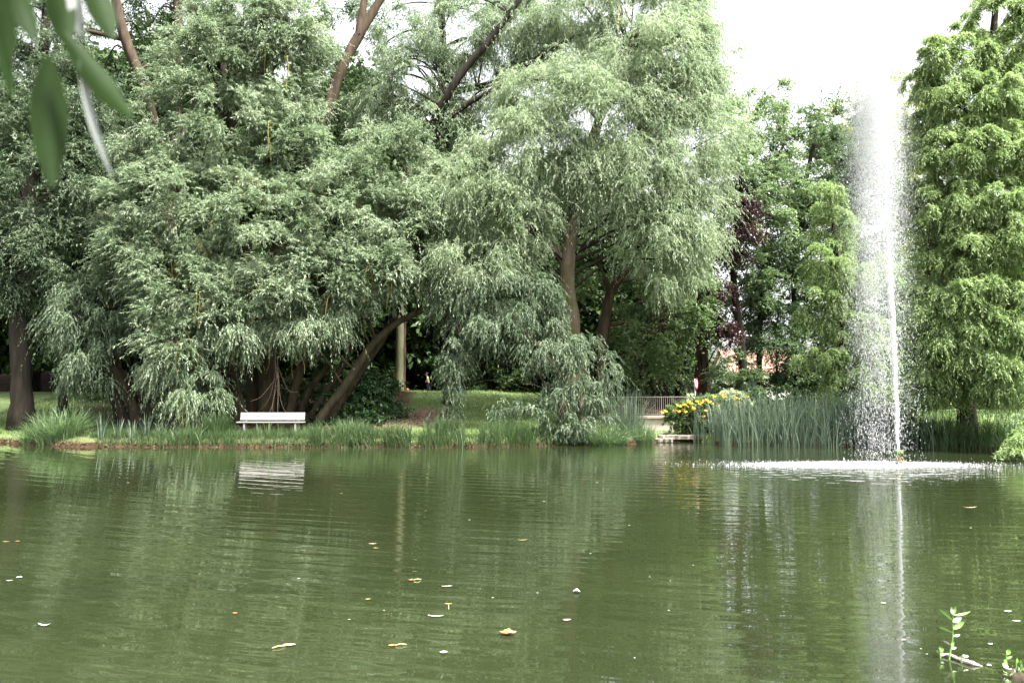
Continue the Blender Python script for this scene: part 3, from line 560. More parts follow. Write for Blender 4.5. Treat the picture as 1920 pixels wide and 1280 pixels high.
# ------------------------------------------------------------------ grasses and reeds
def blades(px, n, hmin, hmax, lean, wid, rad, seg=3, base_pts=None):
    """curved tapering blades; base_pts (n,3)"""
    B = base_pts.astype(np.float32); n = len(B)
    a = rng.uniform(0, 6.283, n); L = rng.uniform(hmin, hmax, n); le = np.abs(rng.normal(0, lean, n)) + .03
    dirh = np.stack([np.cos(a), np.sin(a), 0*a], -1)
    if rad is not None:
        dirh = dirh*.45 + rad; dirh = unit(dirh)
    side = np.stack([-dirh[:,1], dirh[:,0], 0*a], -1)
    tw = rng.uniform(0, 3.14, n); side = side*np.cos(tw)[:,None] + dirh*np.sin(tw)[:,None]*.8
    V = []
    for k in range(seg+1):
        t = k/seg; z = L*(t*(1-.35*np.minimum(le,1.6)*t)); hx = L*le*t*t*.9
        c = B + dirh*hx[:,None]; c[:,2] += z
        w = (wid*(1-t)**.6 + .001)*(.6+.8*((np.arange(n)*.618)%1)); V += [c - side*w[:,None]/2, c + side*w[:,None]/2]
    V = np.stack(V, 1); m = 2*(seg+1)
    q = np.array([[2*k, 2*k+1, 2*k+3, 2*k+2] for k in range(seg)])
    f = (np.arange(n)[:,None,None]*m + q[None]).reshape(-1, 4)
    tone = np.repeat(rng.uniform(0, 1, n), seg); return V.reshape(-1, 3), f, tone
def scatter(x0, x1, d0, d1, n):
    x = rng.uniform(x0, x1, n); dd = rng.uniform(d0, d1, n); y = shore(x)+dd; return np.stack([x, y, np.maximum(hgt(x, y), -.15)-.02], -1)
def xs_at(px, D=31.5): return (px-960)/F*D
# cattail reed bed on the right
b = np.vstack([scatter(xs_at(1330), xs_at(1712), -.5, 1.6, 2300), scatter(xs_at(1420), xs_at(1640), 0, 1.6, 500)])
v, f, tn = blades(0, 0, 1.0, 2.05, .26, .036, None, 4, b)
tag(mesh_obj('cattail_reeds', v, f, M['reed'], tone=tn), 'tall blue-green cattail bed standing in the water left of the fountain', 'reeds', kind='stuff')
b = scatter(xs_at(1700, 29.5), xs_at(1960, 28.6), -.3, 1.3, 1700)
v, f, tn = blades(0, 0, .5, 1.3, .45, .03, None, 4, b)
tag(mesh_obj('dark_reeds', v, f, M['darkreed'], tone=tn), 'dark green shore reeds along the bank right of the fountain', 'reeds', kind='stuff')
# bank grass, lawn, dead leaves
b = np.vstack([scatter(xs_at(160), xs_at(720), .5, 2.3, 9000), scatter(xs_at(430), xs_at(1110), -.06, .9, 6500), scatter(xs_at(180), xs_at(440), -.02, .9, 2400)])  # first batch darkens the lawn by the bench in place of shade
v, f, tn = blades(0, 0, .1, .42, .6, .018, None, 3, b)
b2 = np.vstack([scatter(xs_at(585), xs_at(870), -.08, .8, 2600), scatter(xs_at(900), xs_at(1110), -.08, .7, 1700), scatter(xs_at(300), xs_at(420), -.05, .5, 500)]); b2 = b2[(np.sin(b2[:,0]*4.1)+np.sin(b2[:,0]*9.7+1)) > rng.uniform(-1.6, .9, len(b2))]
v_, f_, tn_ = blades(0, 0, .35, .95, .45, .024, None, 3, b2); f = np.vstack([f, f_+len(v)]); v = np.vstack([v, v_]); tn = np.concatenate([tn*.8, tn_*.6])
tag(mesh_obj('bank_and_shade_grass', v, f, M['bank'], tone=tn), kind='stuff')
x = rng.uniform(-24, 19, 190000); y = shore(x) + rng.uniform(.35, 1, 190000)**1.5*rng.uniform(.2, 20, 190000)
s = soil_shade_at(x, y); ok = (s < rng.uniform(.1, .8, len(x))) & (y < 56) & ~((x < -4.5) & (x > -17) & (y-shore(x) < 2.2) & (rng.uniform(0,1,len(x)) < .75)); x, y = x[ok], y[ok]
b = np.stack([x, y, hgt(x, y)-.01], -1); v, f, tn = blades(0, 0, .05, .16, .8, .020, None, 2, b)
tone2 = np.repeat(np.clip(.5+.35*np.sin(x*1.1+np.sin(y*.8)*2)*np.sin(y*.7+x*.3)+rng.normal(0,.2,len(x)),0,1), 2)
tag(mesh_obj('lawn_grass', v, f, M['lawn'], tone=tone2), kind='stuff')
n = 9000; x = rng.uniform(-22, 18, n); dd = rng.normal(.05, .16, n); y = shore(x)+dd
k = rng.uniform(0, 1, n) < .3; y = np.where(k, by+rng.normal(0, 1.3, n)-.3, y); x = np.where(k, bx-1.2+rng.normal(0, 1.3, n), x)
k2 = rng.uniform(0, 1, n) < .25; x = np.where(k2, rng.uniform(-17, -6, n), x); y = np.where(k2, shore(x)+rng.uniform(1.5, 7, n), y)
c = np.stack([x, y, hgt(x, y)+.015], -1); a = rng.uniform(0, 6.28, n); s = rng.uniform(.02, .055, n)
u = np.stack([np.cos(a), np.sin(a), rng.normal(0,.35,n)], -1)*s[:,None]; w = np.stack([-np.sin(a), np.cos(a), rng.normal(0,.35,n)], -1)*s[:,None]*.6
v = np.stack([c-u, c-w, c+u, c+w], 1).reshape(-1,3)
tag(mesh_obj('fallen_leaves', v, np.arange(4*n).reshape(-1,4), M['dry'], tone=rng.uniform(0,1,n)), kind='stuff')
b = np.vstack([scatter(11, 24, .8, 13, 26000), scatter(-25, -15.5, .5, 13, 20000)])  # dark blades stand in for tree shade on the right lawn; left lawn darkened too
v, f, tn = blades(0, 0, .08, .22, .7, .022, None, 2, b); tag(mesh_obj('shade_grass', v, f, M['bank'], tone=tn), kind='stuff')
# single plants
def tussock(name, label, px, D, n, rpx, hmin, hmax, lean, wid, mat, ry=.5, cat='plant'):
    c = P(px, 800, D); x0, y0 = c[0], c[1]; g = max(gz(x0, y0), -.05); s = D/F*rpx
    a = rng.uniform(0, 6.283, n); r = np.sqrt(rng.uniform(0, 1, n)); X_ = x0+s*r*np.cos(a)*.55; Y_ = y0+ry*r*np.sin(a)*.6
    b = np.stack([X_, Y_, np.maximum(hgt(X_, Y_), -.1)-.02], -1)
    rad = np.stack([np.cos(a)*r*1.1, np.sin(a)*r*.8, 0*a], -1)
    v, f, tn = blades(0, 0, hmin, hmax, lean, wid, rad, 5, b)
    return tag(mesh_obj(name, v, f, mat, base=(x0, y0, g), tone=tn), label, cat)
tussock('sedge_tussock', 'broad arching sedge mound at the waterline in front of the far-left trunk', 112, 32.6, 850, 78, .6, 1.5, .95, .026, M['sedge'], .8)
tussock('sedge_tussock', 'smaller sedge mound spilling into the water at the left end of the bank', 65, 32.8, 300, 38, .5, 1.0, 1.0, .026, M['sedge'], .6)
for px, n, hh, lab in ((192,26,1.15,'tall iris clump just right of the broad sedge mound'),(222,20,.85,'thin iris clump, second to the right of the broad sedge mound'),(248,18,.95,'iris clump under the tip of the dim willow'),(272,24,1.1,'tall iris clump left of the lowest willow boughs'),(300,16,.8,'short iris clump below the lowest willow boughs')):
    tussock('iris_clump', lab, px, 32.0, n, 12, hh*.6, hh, .22, .04, M['reed'], .25)
tussock('grass_tuft', 'dark upright grass tuft left of the bench', 406, 32.4, 900, 40, .5, 1.05, .35, .014, M['darkreed'], .4)
tussock('grass_tuft', 'dark upright grass tuft below the bare earth slope', 838, 32.3, 800, 36, .45, .85, .4, .014, M['darkreed'], .4)
tussock('grass_tuft', 'pale green grass tuft between bench and bare earth', 660, 32.3, 600, 50, .4, .8, .5, .014, M['sedge'], .4)
tussock('grass_tuft', 'green grass tuft below the drooping willow', 950, 32.5, 600, 60, .35, .75, .5, .014, M['sedge'], .4)
tussock('sedge_tussock', 'arching sedge mound in front of the low wall', 1140, 32.4, 750, 60, .6, 1.3, 1.0, .024, M['sedge'], .7)
tussock('tall_grass', 'tall upright silvery grass rising in front of the railing', 1178, 33.6, 330, 46, .9, 2.2, .22, .022, M['reed'], .5)
tussock('tall_grass', 'shorter leafy grass right of the tall silvery grass', 1208, 33.4, 420, 30, .5, 1.1, .5, .018, M['sedge'], .4)
for px, n, hh, lab in ((487,14,.8,'thin upright grass before the left leg of the bench'),(503,16,1.0,'tallest upright grass before the bench seat'),(526,12,.75,'sparse grass before the middle of the bench'),(553,14,.7,'thin grass before the right leg of the bench'),(572,10,.6,'short grass just right of the bench')):
    tussock('grass_tuft', lab, px, 31.9, n, 9, hh*.5, hh, .18, .022, M['sedge'], .2)

# yellow coneflower bush and cream blossoms
base = P(1300, 800, 35.4); base[2] = gz(base[0], base[1])
t = thing('coneflower_bush', 'leafy bush with yellow flowers beside the low wall', 'flower bush', base)
mb = MB()
for k in range(16):
    q = base + [rng.uniform(-.7,.7), rng.uniform(-.3,.3), -.05]; e = P(rng.uniform(1262,1352), rng.uniform(745,775), 35.2+rng.uniform(-.3,.3)); mb.tube(smooth_path([q, (q+e)/2+rng.normal(0,.08,3), e], 3), np.linspace(.014,.007,7), 4)
mb.build('stem', M['yew'], t)
crown(t, [([(1295,785,35.3,38,20,.5),(1320,772,35.2,34,24,.5),(1280,775,35.3,22,16,.4),(1345,770,35.4,20,25,.4),(1300,765,35.2,20,12,.3)],'small',.24,1.9,1)], M['fresh'], 'foliage')
heads = [(1242,772),(1248,769),(1270,758),(1276,760),(1283,757),(1265,768),(1272,770),(1292,752),(1296,755),(1288,760),(1302,763),(1311,756),(1316,753),(1321,750),(1326,748),(1331,752),(1340,741),(1354,738),(1357,742),(1325,768),(1318,779),(1313,788),(1281,768),(1286,770),(1300,766),(1308,751),(1335,755),(1347,760),(1380,745),(1402,742)]
for hx, hy in heads:
    c = P(hx+rng.uniform(-1,1), hy, 34.55+rng.uniform(-.2,.2)); n = 11; vv = []; tl = unit(np.array([rng.normal(0,.3), -.55, .8])); u = unit(np.cross(tl, [0,1,.3])); w = np.cross(tl, u)
    for j in range(n):
        a = 2*math.pi*j/n; dr = u*math.cos(a)+w*math.sin(a); sd = np.cross(tl, dr); R_ = rng.uniform(.075,.11)
        vv += [c+dr*.015, c+dr*R_*.6+sd*.022-tl*.008, c+dr*R_-tl*.03, c+dr*R_*.6-sd*.022-tl*.008]
    fl = mesh_obj('flower', np.array(vv), np.arange(4*n).reshape(-1,4), M['petal'], t, tone=rng.uniform(0,1,n))
    m2 = MB(); m2.lathe([(.004,-.01),(.024,0),(.022,.018),(.006,.028)], c, 8); mesh_obj('flower_centre', np.array(m2.v), m2.f, M['twig_brown'], fl, base=base)
base = P(1368, 790, 35.8); base[2] = gz(base[0], base[1])
t = thing('meadowsweet_bush', 'bush with pale cream plumes between the yellow flowers and the reeds', 'flower bush', base)
mb = MB()
for k in range(12):
    q = base + [rng.uniform(-.5,.5), rng.uniform(-.2,.2), -.05]; e = P(rng.uniform(1340,1400), rng.uniform(742,765), 35.8); mb.tube([q, (q+e)/2+rng.normal(0,.05,3), e], [.014,.01,.007], 4)
mb.build('stem', M['yew'], t)
crown(t, [([(1370,785,35.8,38,25,.4)],'small',.25,1.6,1)], M['fresh'], 'foliage')
crown(t, [([(1372,742,35.8,14,10,.25),(1355,757,35.7,16,12,.25),(1340,765,35.6,12,10,.25),(1388,755,35.9,16,10,.25),(1362,748,35.8,10,10,.2)],'small',.15,1.8,.9)], M['cream'], 'blossom')

# ------------------------------------------------------------------ bench
bc = P(508, 812, 33); bz = gz(bc[0], bc[1]); base = np.array([bc[0], bc[1], bz])
t = thing('park_bench', 'white wooden park bench facing the water under the big willow', 'bench', base)
Rb = Matrix.Rotation(math.radians(-14), 3, 'X')
def BX(name, boxes, mat, parent=t, b=.008):
    mb = MB()
    for c, s, r in boxes: mb.box(np.array(c)+base, s, r, b)
    return mb.build(name, mat, parent, base=base)
BX('backrest', [((0,.19,.655-.075), (2.5,.032,.146), Rb), ((0,.226,.655+.073), (2.5,.032,.146), Rb)], M['white_paint'])
BX('seat', [((0,-.20+.115*k,.435), (2.56,.10,.04), None) for k in range(4)], M['white_paint'])
for sx in (-1, 1):
    BX('leg', [((sx*.98,-.19,.205), (.07,.07,.43), None)], M['white_paint'])
    BX('leg', [((sx*1.03,.20,.20), (.06,.06,.42), None)], M['slab'])
    BX('bracket', [((sx*.98,0,.402), (.05,.40,.024), None), ((sx*1.02,.235,.60), (.05,.028,.36), Rb)], M['white_paint'])
dead = thing('dead_branch', 'bare brown dead branch hanging down over the bench back', 'branch', P(520,690,34))
mb = MB(); a = P(520,640,34.2); kn = P(522,720,33.9); mb.tube(smooth_path([a, P(516,680,34), kn], 4), np.linspace(.02,.012,9), 5, .1)
for px, py in ((505,775),(512,778),(520,777),(537,776),(482,773),(530,700),(560,735),(520,822),(470,752)):
    e = P(px, py, 33.2+rng.uniform(-.3,.5)); mb.tube(smooth_path([kn+(a-kn)*rng.uniform(0,.6), (kn+e)/2+rng.normal(0,.08,3), e], 4), np.linspace(.010,.004,9), 4, .1)
mb.build('twigs', M['twig_brown'], dead).name = 'twig'

# ------------------------------------------------------------------ low wall, railing, slabs, sign, stakes, houses
D = 37.2; wl, wr = P(1100,800,D)[0], P(1345,800,D)[0]; ztop = P(1200,779,D)[2]
base = np.array([(wl+wr)/2, D, .3]); t = thing('low_wall', 'pale concrete retaining wall with a flat coping under the railing', 'wall', base)
mb = MB(); mb.box(((wl+wr)/2, D+.2, (ztop-.14)/2-.1), (wr-wl, .4, ztop-.14+.2), None, .01); mb.build('wall_face', M['stone'], t)
mb = MB()
n = 5
for k in range(n):
    x0 = wl-.06+(wr-wl+.12)*k/n; x1 = wl-.06+(wr-wl+.12)*(k+1)/n; mb.box(((x0+x1)/2, D+.16, ztop-.065), (x1-x0-.012, .52, .13), None, .015)
mb.build('coping', M['slab'], t)
base = np.array([(wl+wr)/2, D+.2, ztop]); t = thing('railing', 'thin brown metal railing with upright bars on top of the low wall', 'railing', base)
zr = P(1200,744,D)[2]
for nm, z, s in (('top_rail', zr, .035), ('bottom_rail', ztop+.07, .025)):
    MB().box(((wl+wr)/2, D+.2, z), (wr-wl, .03, s), None, .004).build(nm, M['steel'], t)
nb = 62
for k in range(nb+1):
    x = wl+.03+(wr-wl-.06)*k/nb; post = k % 12 == 0
    MB().box((x, D+.2, (zr+ztop)/2), (.034 if post else .018, .034 if post else .012, zr-ztop+.0), None, 0).build('post' if post else 'bar', M['steel'], t)
def slab(label, px0, px1, py, D0, dep, th):
    a, b_ = P(px0, py, D0), P(px1, py, D0); mb = MB(); n = 14; X0, X1 = a[0], b_[0]; z = a[2]
    top = [(X0+(X1-X0)*k/n, D0+rng.normal(0,.05), z+rng.normal(0,.012)) for k in range(n+1)]; back = [(q[0], D0+dep, z+.02) for q in top]
    vs = top+back+[(q[0], q[1]+.03, z-th) for q in top]+[(q[0], q[1], z-th) for q in back]; m = n+1; fs = []
    for k in range(n): fs += [(k,k+1,m+k+1,m+k), (2*m+k,2*m+k+1,k+1,k), (m+k,m+k+1,3*m+k+1,3*m+k), (2*m+k,3*m+k,3*m+k+1,2*m+k+1)]
    fs += [(0,m,3*m,2*m),(n,2*m+n,3*m+n,m+n)]
    c = np.array([(X0+X1)/2, D0+dep/2, z-th]); tag(mesh_obj('stone_slab', np.array(vs), fs, M['slab'], base=c), label, 'stone')
slab('flat pinkish stone slab stepping down to the water below the yellow flowers', 1236, 1318, 816, 34.4, 1.6, .16)
slab('small stone ledge at the water line left of the pinkish slab', 1212, 1262, 822, 34.1, 1.2, .14)
slab('long low stone edge at the foot of the concrete wall', 1195, 1245, 812, 36.2, .8, .2)
base = P(1303, 748, 40); base[2] = gz(base[0], base[1]); t = thing('traffic_sign', 'small round red and white traffic sign on a thin grey pole behind the railing', 'sign', base)
top = P(1303, 712, 40); MB().tube([base-[0,0,.1], (top[0], top[1], top[2]+.05)], [.04,.04], 8).build('pole', M['pole'], t, True)
sc = P(1305, 719, 40); sc[1] -= .06; Rz = Matrix.Rotation(math.radians(62), 3, 'Z')
def disc(r0, r1, off, n=28, th=.01):
    v, f = [], []
    for k in range(n):
        a = 2*math.pi*k/n
        for r in (r0, r1):
            for y in (off, off-th): v.append(tuple(Rz @ Vector((r*math.cos(a), y, r*math.sin(a))) + Vector([float(q) for q in sc])))
    for k in range(n):
        i, j = 4*k, 4*((k+1)%n); f += [(i+1,i+3,j+3,j+1),(i,j,j+2,i+2),(i+2,j+2,j+3,i+3),(i,i+1,j+1,j)]
    return np.array(v), f
v, f = disc(.19, .27, -.006); mesh_obj('red_ring', v, f, mat_plain('sign_red', (.45,.02,.04), .4), t)
v, f = disc(.002, .192, 0); mesh_obj('white_plate', v, f, mat_plain('sign_white', (.75,.75,.75), .4), t)
base = P(1343, 745, 44); base[2] = gz(base[0], base[1]); t = thing('tree_stakes', 'wooden tree stakes with a cross bar beside the thick brown trunk', 'stakes', base)
wood = mat_plain('stake_wood', (.34,.23,.13), .8, .2, .2)
for px, dy in ((1329,0),(1344,.3),(1356,-.1)):
    a = P(px, 745, 44+dy); b_ = P(px-1, 718.5, 44+dy); a[2] = gz(a[0], a[1])-.1; MB().tube([a, b_], [.042,.04], 8).build('stake', wood, t, True)
MB().box((P(1342,720,44)+[0,-.16,0]), (P(1357,720,44)[0]-P(1327,720,44)[0], .03, .07), None, .005).build('cross_bar', wood, t)
tile = mat_plain('roof_tile', (.23,.125,.095), .8, .2, .3, 5, .03); plaster = mat_plain('white_plaster', (.8,.78,.76), .9, .2, .04); glass = mat_plain('window_glass', (.05,.06,.07), .1, .6)
def house(label, px0, px1, D, yeave, yridge, dep):
    x0, x1 = P(px0,740,D)[0], P(px1,740,D)[0]; ze, zr = P(px0,yeave,D)[2], P(px0,yridge,D)[2]; c = np.array([(x0+x1)/2, D+dep/2, 1.0]); c[2] = gz(c[0], c[1])
    t = thing('house', label, 'house', c)
    zb = c[2]-.4; mb = MB(); ym = D+dep/2
    mb.add([(x0,D,zb),(x1,D,zb),(x1,D,ze),(x0,D,ze),(x0,D+dep,zb),(x1,D+dep,zb),(x1,D+dep,ze),(x0,D+dep,ze),(x0,ym,zr-.1),(x1,ym,zr-.1)], [(0,1,2,3),(5,4,7,6),(4,0,3,8,7),(1,5,6,9,2)]); mb.build('wall', plaster, t)
    o = .5; k = (zr-ze)/(dep/2); mb = MB()
    for s in (-1, 1):
        ye = ym+s*(dep/2+o); zz = ze-o*k
        mb.add([(x0-.3,ye,zz),(x1+.3,ye,zz),(x1+.3,ym,zr),(x0-.3,ym,zr),(x0-.3,ye,zz+.18),(x1+.3,ye,zz+.18),(x1+.3,ym,zr+.18),(x0-.3,ym,zr+.18)], [(0,1,2,3),(4,7,6,5),(0,4,5,1),(0,3,7,4),(1,5,6,2)])
    mb.build('roof', tile, t)
    n = max(2, int((x1-x0)/3.2))
    for j in range(n):
        x = x0+(x1-x0)*(j+.5)/n; w = MB(); w.box((x, D-.03, ze-1.3), (1.15, .08, 1.35), None, .01); fr = w.build('window', plaster, t)
        MB().box((x, D-.075, ze-1.3), (.95, .02, 1.15)).build('pane', glass, fr, base=c)
house('white house with a red tiled roof seen through the stems behind the cattail reeds', 1375, 1515, 84, 696, 655, 9)
house('white house with a pinkish roof glimpsed under the right cypress boughs', 1752, 1850, 76, 722, 694, 8)

# ------------------------------------------------------------------ child, ball, bag on the crest
def skin(name, pts, edges, mat, parent, base, sub=1):
    me = bpy.data.meshes.new(name); me.from_pydata([tuple(p[:3]) for p in pts], edges, []); o = bpy.data.objects.new(name, me); C.objects.link(o)
    md = o.modifiers.new('s', 'SKIN'); 
    for i, p in enumerate(pts): me.skin_vertices[0].data[i].radius = (p[3], p[4] if len(p) > 4 else p[3])
    me.skin_vertices[0].data[0].use_root = True
    ms = o.modifiers.new('b', 'SUBSURF'); ms.levels = ms.render_levels = sub
    me.materials.append(mat); o.parent = parent; return o
skinm = mat_plain('skin', (.55,.30,.22), .55, .4); green = mat_plain('lime_shirt', (.42,.62,.22), .8, .2); trous = mat_plain('dark_trousers', (.02,.025,.035), .8, .2); hairm = mat_plain('dark_hair', (.03,.018,.012), .6, .4)
D = 45.5; bx0 = P(803, 746, D)[0]; base = np.array([bx0, D, gz(bx0, D)]); ht = max(1.05, P(803,705,D)[2]-base[2]); k = ht/1.2
t = thing('person', 'child in a lime green top walking along the grass crest', 'person', base)
pts = [(0,0,.62,.085,.07),(-.01,0,.74,.08,.062),(-.035,0,.86,.09,.065),(-.06,0,.95,.05,.045),(-.085,0,1.0,.036),(-.11,0,1.05,.06),(-.125,0,1.11,.085,.08),(-.12,0,1.17,.055),
 (-.04,-.11,.91,.036),(-.07,-.14,.77,.03),(-.13,-.13,.66,.024),(-.17,-.125,.60,.022),(-.04,.11,.91,.036),(0,.14,.77,.03),(.03,.13,.65,.024),(.04,.12,.58,.022),
 (.0,-.055,.56,.06),(-.05,-.055,.32,.045),(.0,-.055,.07,.032),(-.09,-.055,.03,.026),(.0,.055,.56,.06),(.05,.055,.32,.045),(.12,.055,.08,.032),(.05,.055,.03,.026)]
pts = [tuple(a*k for a in p) for p in pts]
ed = [(0,1),(1,2),(2,3),(3,4),(4,5),(5,6),(6,7),(2,8),(8,9),(9,10),(10,11),(2,12),(12,13),(13,14),(14,15),(0,16),(16,17),(17,18),(18,19),(0,20),(20,21),(21,22),(22,23)]
skin('body', pts, ed, skinm, t, base)
g = [tuple([p[0],p[1],p[2]]+[q*1.18 for q in (p[3:] if len(p) > 4 else (p[3],p[3]))]) for p in pts]
def sub(ix, e): return [g[i] for i in ix], e
q, e = sub([0,1,2,3,8,9,12,13],[(0,1),(1,2),(2,3),(2,4),(4,5),(2,6),(6,7)]); skin('shirt', q, e, green, t, base)
q, e = sub([0,16,17,18,20,21,22],[(0,1),(1,2),(2,3),(0,4),(4,5),(5,6)]); skin('trousers', q, e, trous, t, base)
mb = MB(); mb.lathe([(.03,-.07),(.085,-.045),(.1,0),(.09,.05),(.05,.085),(.01,.095)], (0,0,0), 12)
o = mesh_obj('hair', np.array(mb.v)*k*1.0, mb.f, hairm, t, base=(0,0,0), smooth=True); o.location = (-.105*k, 0, 1.135*k); o.rotation_euler = (0, math.radians(25), 0)
for nm, off, r in (('nose', (-.215,0,1.09), .014),('eye', (-.2,-.03,1.12), .008),('eye', (-.2,.03,1.12), .008),('ear', (-.115,-.09,1.1), .02),('ear', (-.115,.09,1.1), .02)):
    mb = MB(); mb.lathe([(r*.3,-r),(r,-r*.3),(r,r*.3),(r*.3,r)], (0,0,0), 8); o = mesh_obj(nm, np.array(mb.v)*k, mb.f, hairm if nm == 'eye' else skinm, t, base=(0,0,0), smooth=True); o.location = [a*k for a in off]
c = P(764, 729, 47); c[2] = gz(c[0], c[1])+.10; mb = MB(); mb.lathe([(.10*math.sin(math.pi*j/12)+.001, -.10*math.cos(math.pi*j/12)) for j in range(13)], c, 18)
tag(mesh_obj('ball', np.array(mb.v), mb.f, mat_plain('orange_rubber', (.32,.10,.035), .5), base=c, smooth=True), 'small orange ball on the crest right of the pale olive trunk', 'ball')
c = P(864, 735, 45.5); c[2] = gz(c[0], c[1]); t = thing('bag', 'small blue and white bag lying on the crest right of the child', 'bag', c)
MB().box(c+[0,0,.12], (.30,.18,.24), None, .06).build('body', mat_plain('blue_cloth', (.10,.35,.50), .7), t); MB().box(c+[-.02,0,.255], (.24,.14,.05), None, .02).build('flap', mat_plain('white_cloth', (.7,.72,.75), .7), t)

# ------------------------------------------------------------------ fountain
wmat, nt, p, out = nodes('white_water'); setc(p, (.84,.85,.86), .35, .4)
tr = nt.nodes.new('ShaderNodeBsdfTranslucent'); tr.inputs['Color'].default_value = (.84,.85,.86,1); mx = nt.nodes.new('ShaderNodeMixShader'); mx.inputs[0].default_value = .5
nt.links.new(p.outputs[0], mx.inputs[1]); nt.links.new(tr.outputs[0], mx.inputs[2]); nt.links.new(mx.outputs[0], out.inputs[0])
base = np.array([FX, FY, 0.0]); t = thing('fountain', 'tall white pond fountain jet with falling spray', 'fountain', base)
mb = MB(); mb.lathe([(.05,.26),(.10,.29),(.125,.34),(.115,.39),(.07,.42),(.03,.425)], base, 16); mb.build('nozzle_cap', mat_plain('mossy_cap', (.10,.16,.05), .9, .2, .4, 20, .02), t, True)
mb = MB(); mb.lathe([(.06,.262),(.075,.2),(.06,.12),(.10,.06),(.12,-.2)], base, 14); mb.build('nozzle_pipe', mat_plain('rusty_pipe', (.17,.10,.065), .8, .3, .3, 14, .01), t, True)
for k in range(7):
    a = k*.9; m2 = MB(); m2.tube([base+[.06*math.cos(a),.06*math.sin(a),.24], base+[.12*math.cos(a),.12*math.sin(a),.17], base+[.15*math.cos(a),.15*math.sin(a),.06]], [.014,.011,.006], 4); m2.build('weed_strand', M['twig'], t)
ZT = P(1660, 112, 23.4)[2]
zz = np.linspace(.42, 7.2, 70); A = np.stack([FX-.02*zz+.012*np.sin(zz*5)+rng.normal(0,.008,70), FY+rng.normal(0,.008,70), zz], -1)
mb = MB(); mb.tube(A, (.036+.026*np.minimum(1, zz/3))+rng.normal(0,.008,70)-np.maximum(0,zz-4.6)*.020, 10, .16); mb.build('jet', wmat, t, True)
def drops(pos, size, elong):
    n = len(pos); q = np.array([[.9,.0,-.5],[-.45,.78,-.5],[-.45,-.78,-.5],[0,0,1.5]], np.float32)
    sc = np.stack([size, size, size*elong], -1)[:,None,:]
    a = rng.uniform(0, 6.28, n); ca, sa = np.cos(a)[:,None], np.sin(a)[:,None]
    x = q[None,:,0]*ca - q[None,:,1]*sa; y = q[None,:,0]*sa + q[None,:,1]*ca; z = np.broadcast_to(q[None,:,2], x.shape)
    v = np.stack([x, y, z], -1)*sc + pos[:,None,:]
    f = (np.arange(n)[:,None,None]*4 + np.array([[0,2,1],[0,1,3],[1,2,3],[2,0,3]])[None]).reshape(-1,3); return v.reshape(-1,3), f
def strands(n, per, zf, xf, sx, sy, sl):
    z0 = zf(n); k = rng.poisson(per, n)+1; z = np.repeat(z0, k) + rng.normal(0, sl, k.sum()); c = np.repeat(np.stack([xf(z0)+rng.normal(0,1,n)*sx(z0), rng.normal(0,1,n)*sy(z0)], -1), k, axis=0)
    c += rng.normal(0, .035, c.shape); return np.stack([FX+c[:,0], FY+c[:,1], z], -1)
up = strands(3000, 8, lambda n: .6+(ZT-.9)*rng.uniform(0,1,n)**.62, lambda z: -.024*z, lambda z: .02+.034*np.maximum(0,z-4.2), lambda z: .02+.04*np.maximum(0,z-4.2), .16)
def fz(n): return ZT-rng.exponential(3.1, n)
fall = strands(9800, 10, fz, lambda z: -.36-.115*np.sqrt(np.maximum(0,ZT-z)), lambda z: .20+.035*np.sqrt(np.maximum(0,ZT-z)), lambda z: .25+.10*np.sqrt(np.maximum(0,ZT-z)), .14)
fall2 = strands(2000, 8, fz, lambda z: .10+0*z, lambda z: .16+.03*np.sqrt(np.maximum(0,ZT-z)), lambda z: .3+0*z, .14)
mist = np.stack([FX-.42+rng.normal(0,.36,120000), FY+rng.normal(0,.5,120000), ZT-rng.exponential(3.0,120000)], -1)
pos = np.vstack([up, fall, fall2, mist]); pos = pos[(pos[:,2] > .02) & (pos[:,2] < ZT-.55*((pos[:,0]-FX+.45)/.5)**2-.35*np.abs(rng.normal(0,1,len(pos))))]
fallh = np.clip((ZT-pos[:,2])/ZT, 0, 1); size = .0027*np.exp(rng.normal(0,.42,len(pos)))*(1+.75*fallh**1.5)
v, f = drops(pos.astype(np.float32), size.astype(np.float32), (1.6+2.2*rng.uniform(0,1,len(pos))).astype(np.float32))
o = mesh_obj('spray', v, f, wmat, t); o['kind'] = 'stuff'
n = 60000; a = rng.uniform(0, 6.28, n); r = np.where(np.arange(n) < 5000, np.abs(rng.normal(0, .75, n)), np.abs(rng.normal(0, .5, n))); pos = np.stack([FX-1.1+2.8*r*np.cos(a)+rng.normal(0,.2,n), FY+.1+.95*r*np.sin(a)+rng.normal(0,.12,n), np.abs(rng.normal(0,.016,n))], -1)
v, f = drops(pos.astype(np.float32), (.0052*np.exp(rng.normal(0,.55,n))).astype(np.float32), np.full(n, 1.2, np.float32))
o = mesh_obj('splash', v, f, wmat, t); o['kind'] = 'stuff'

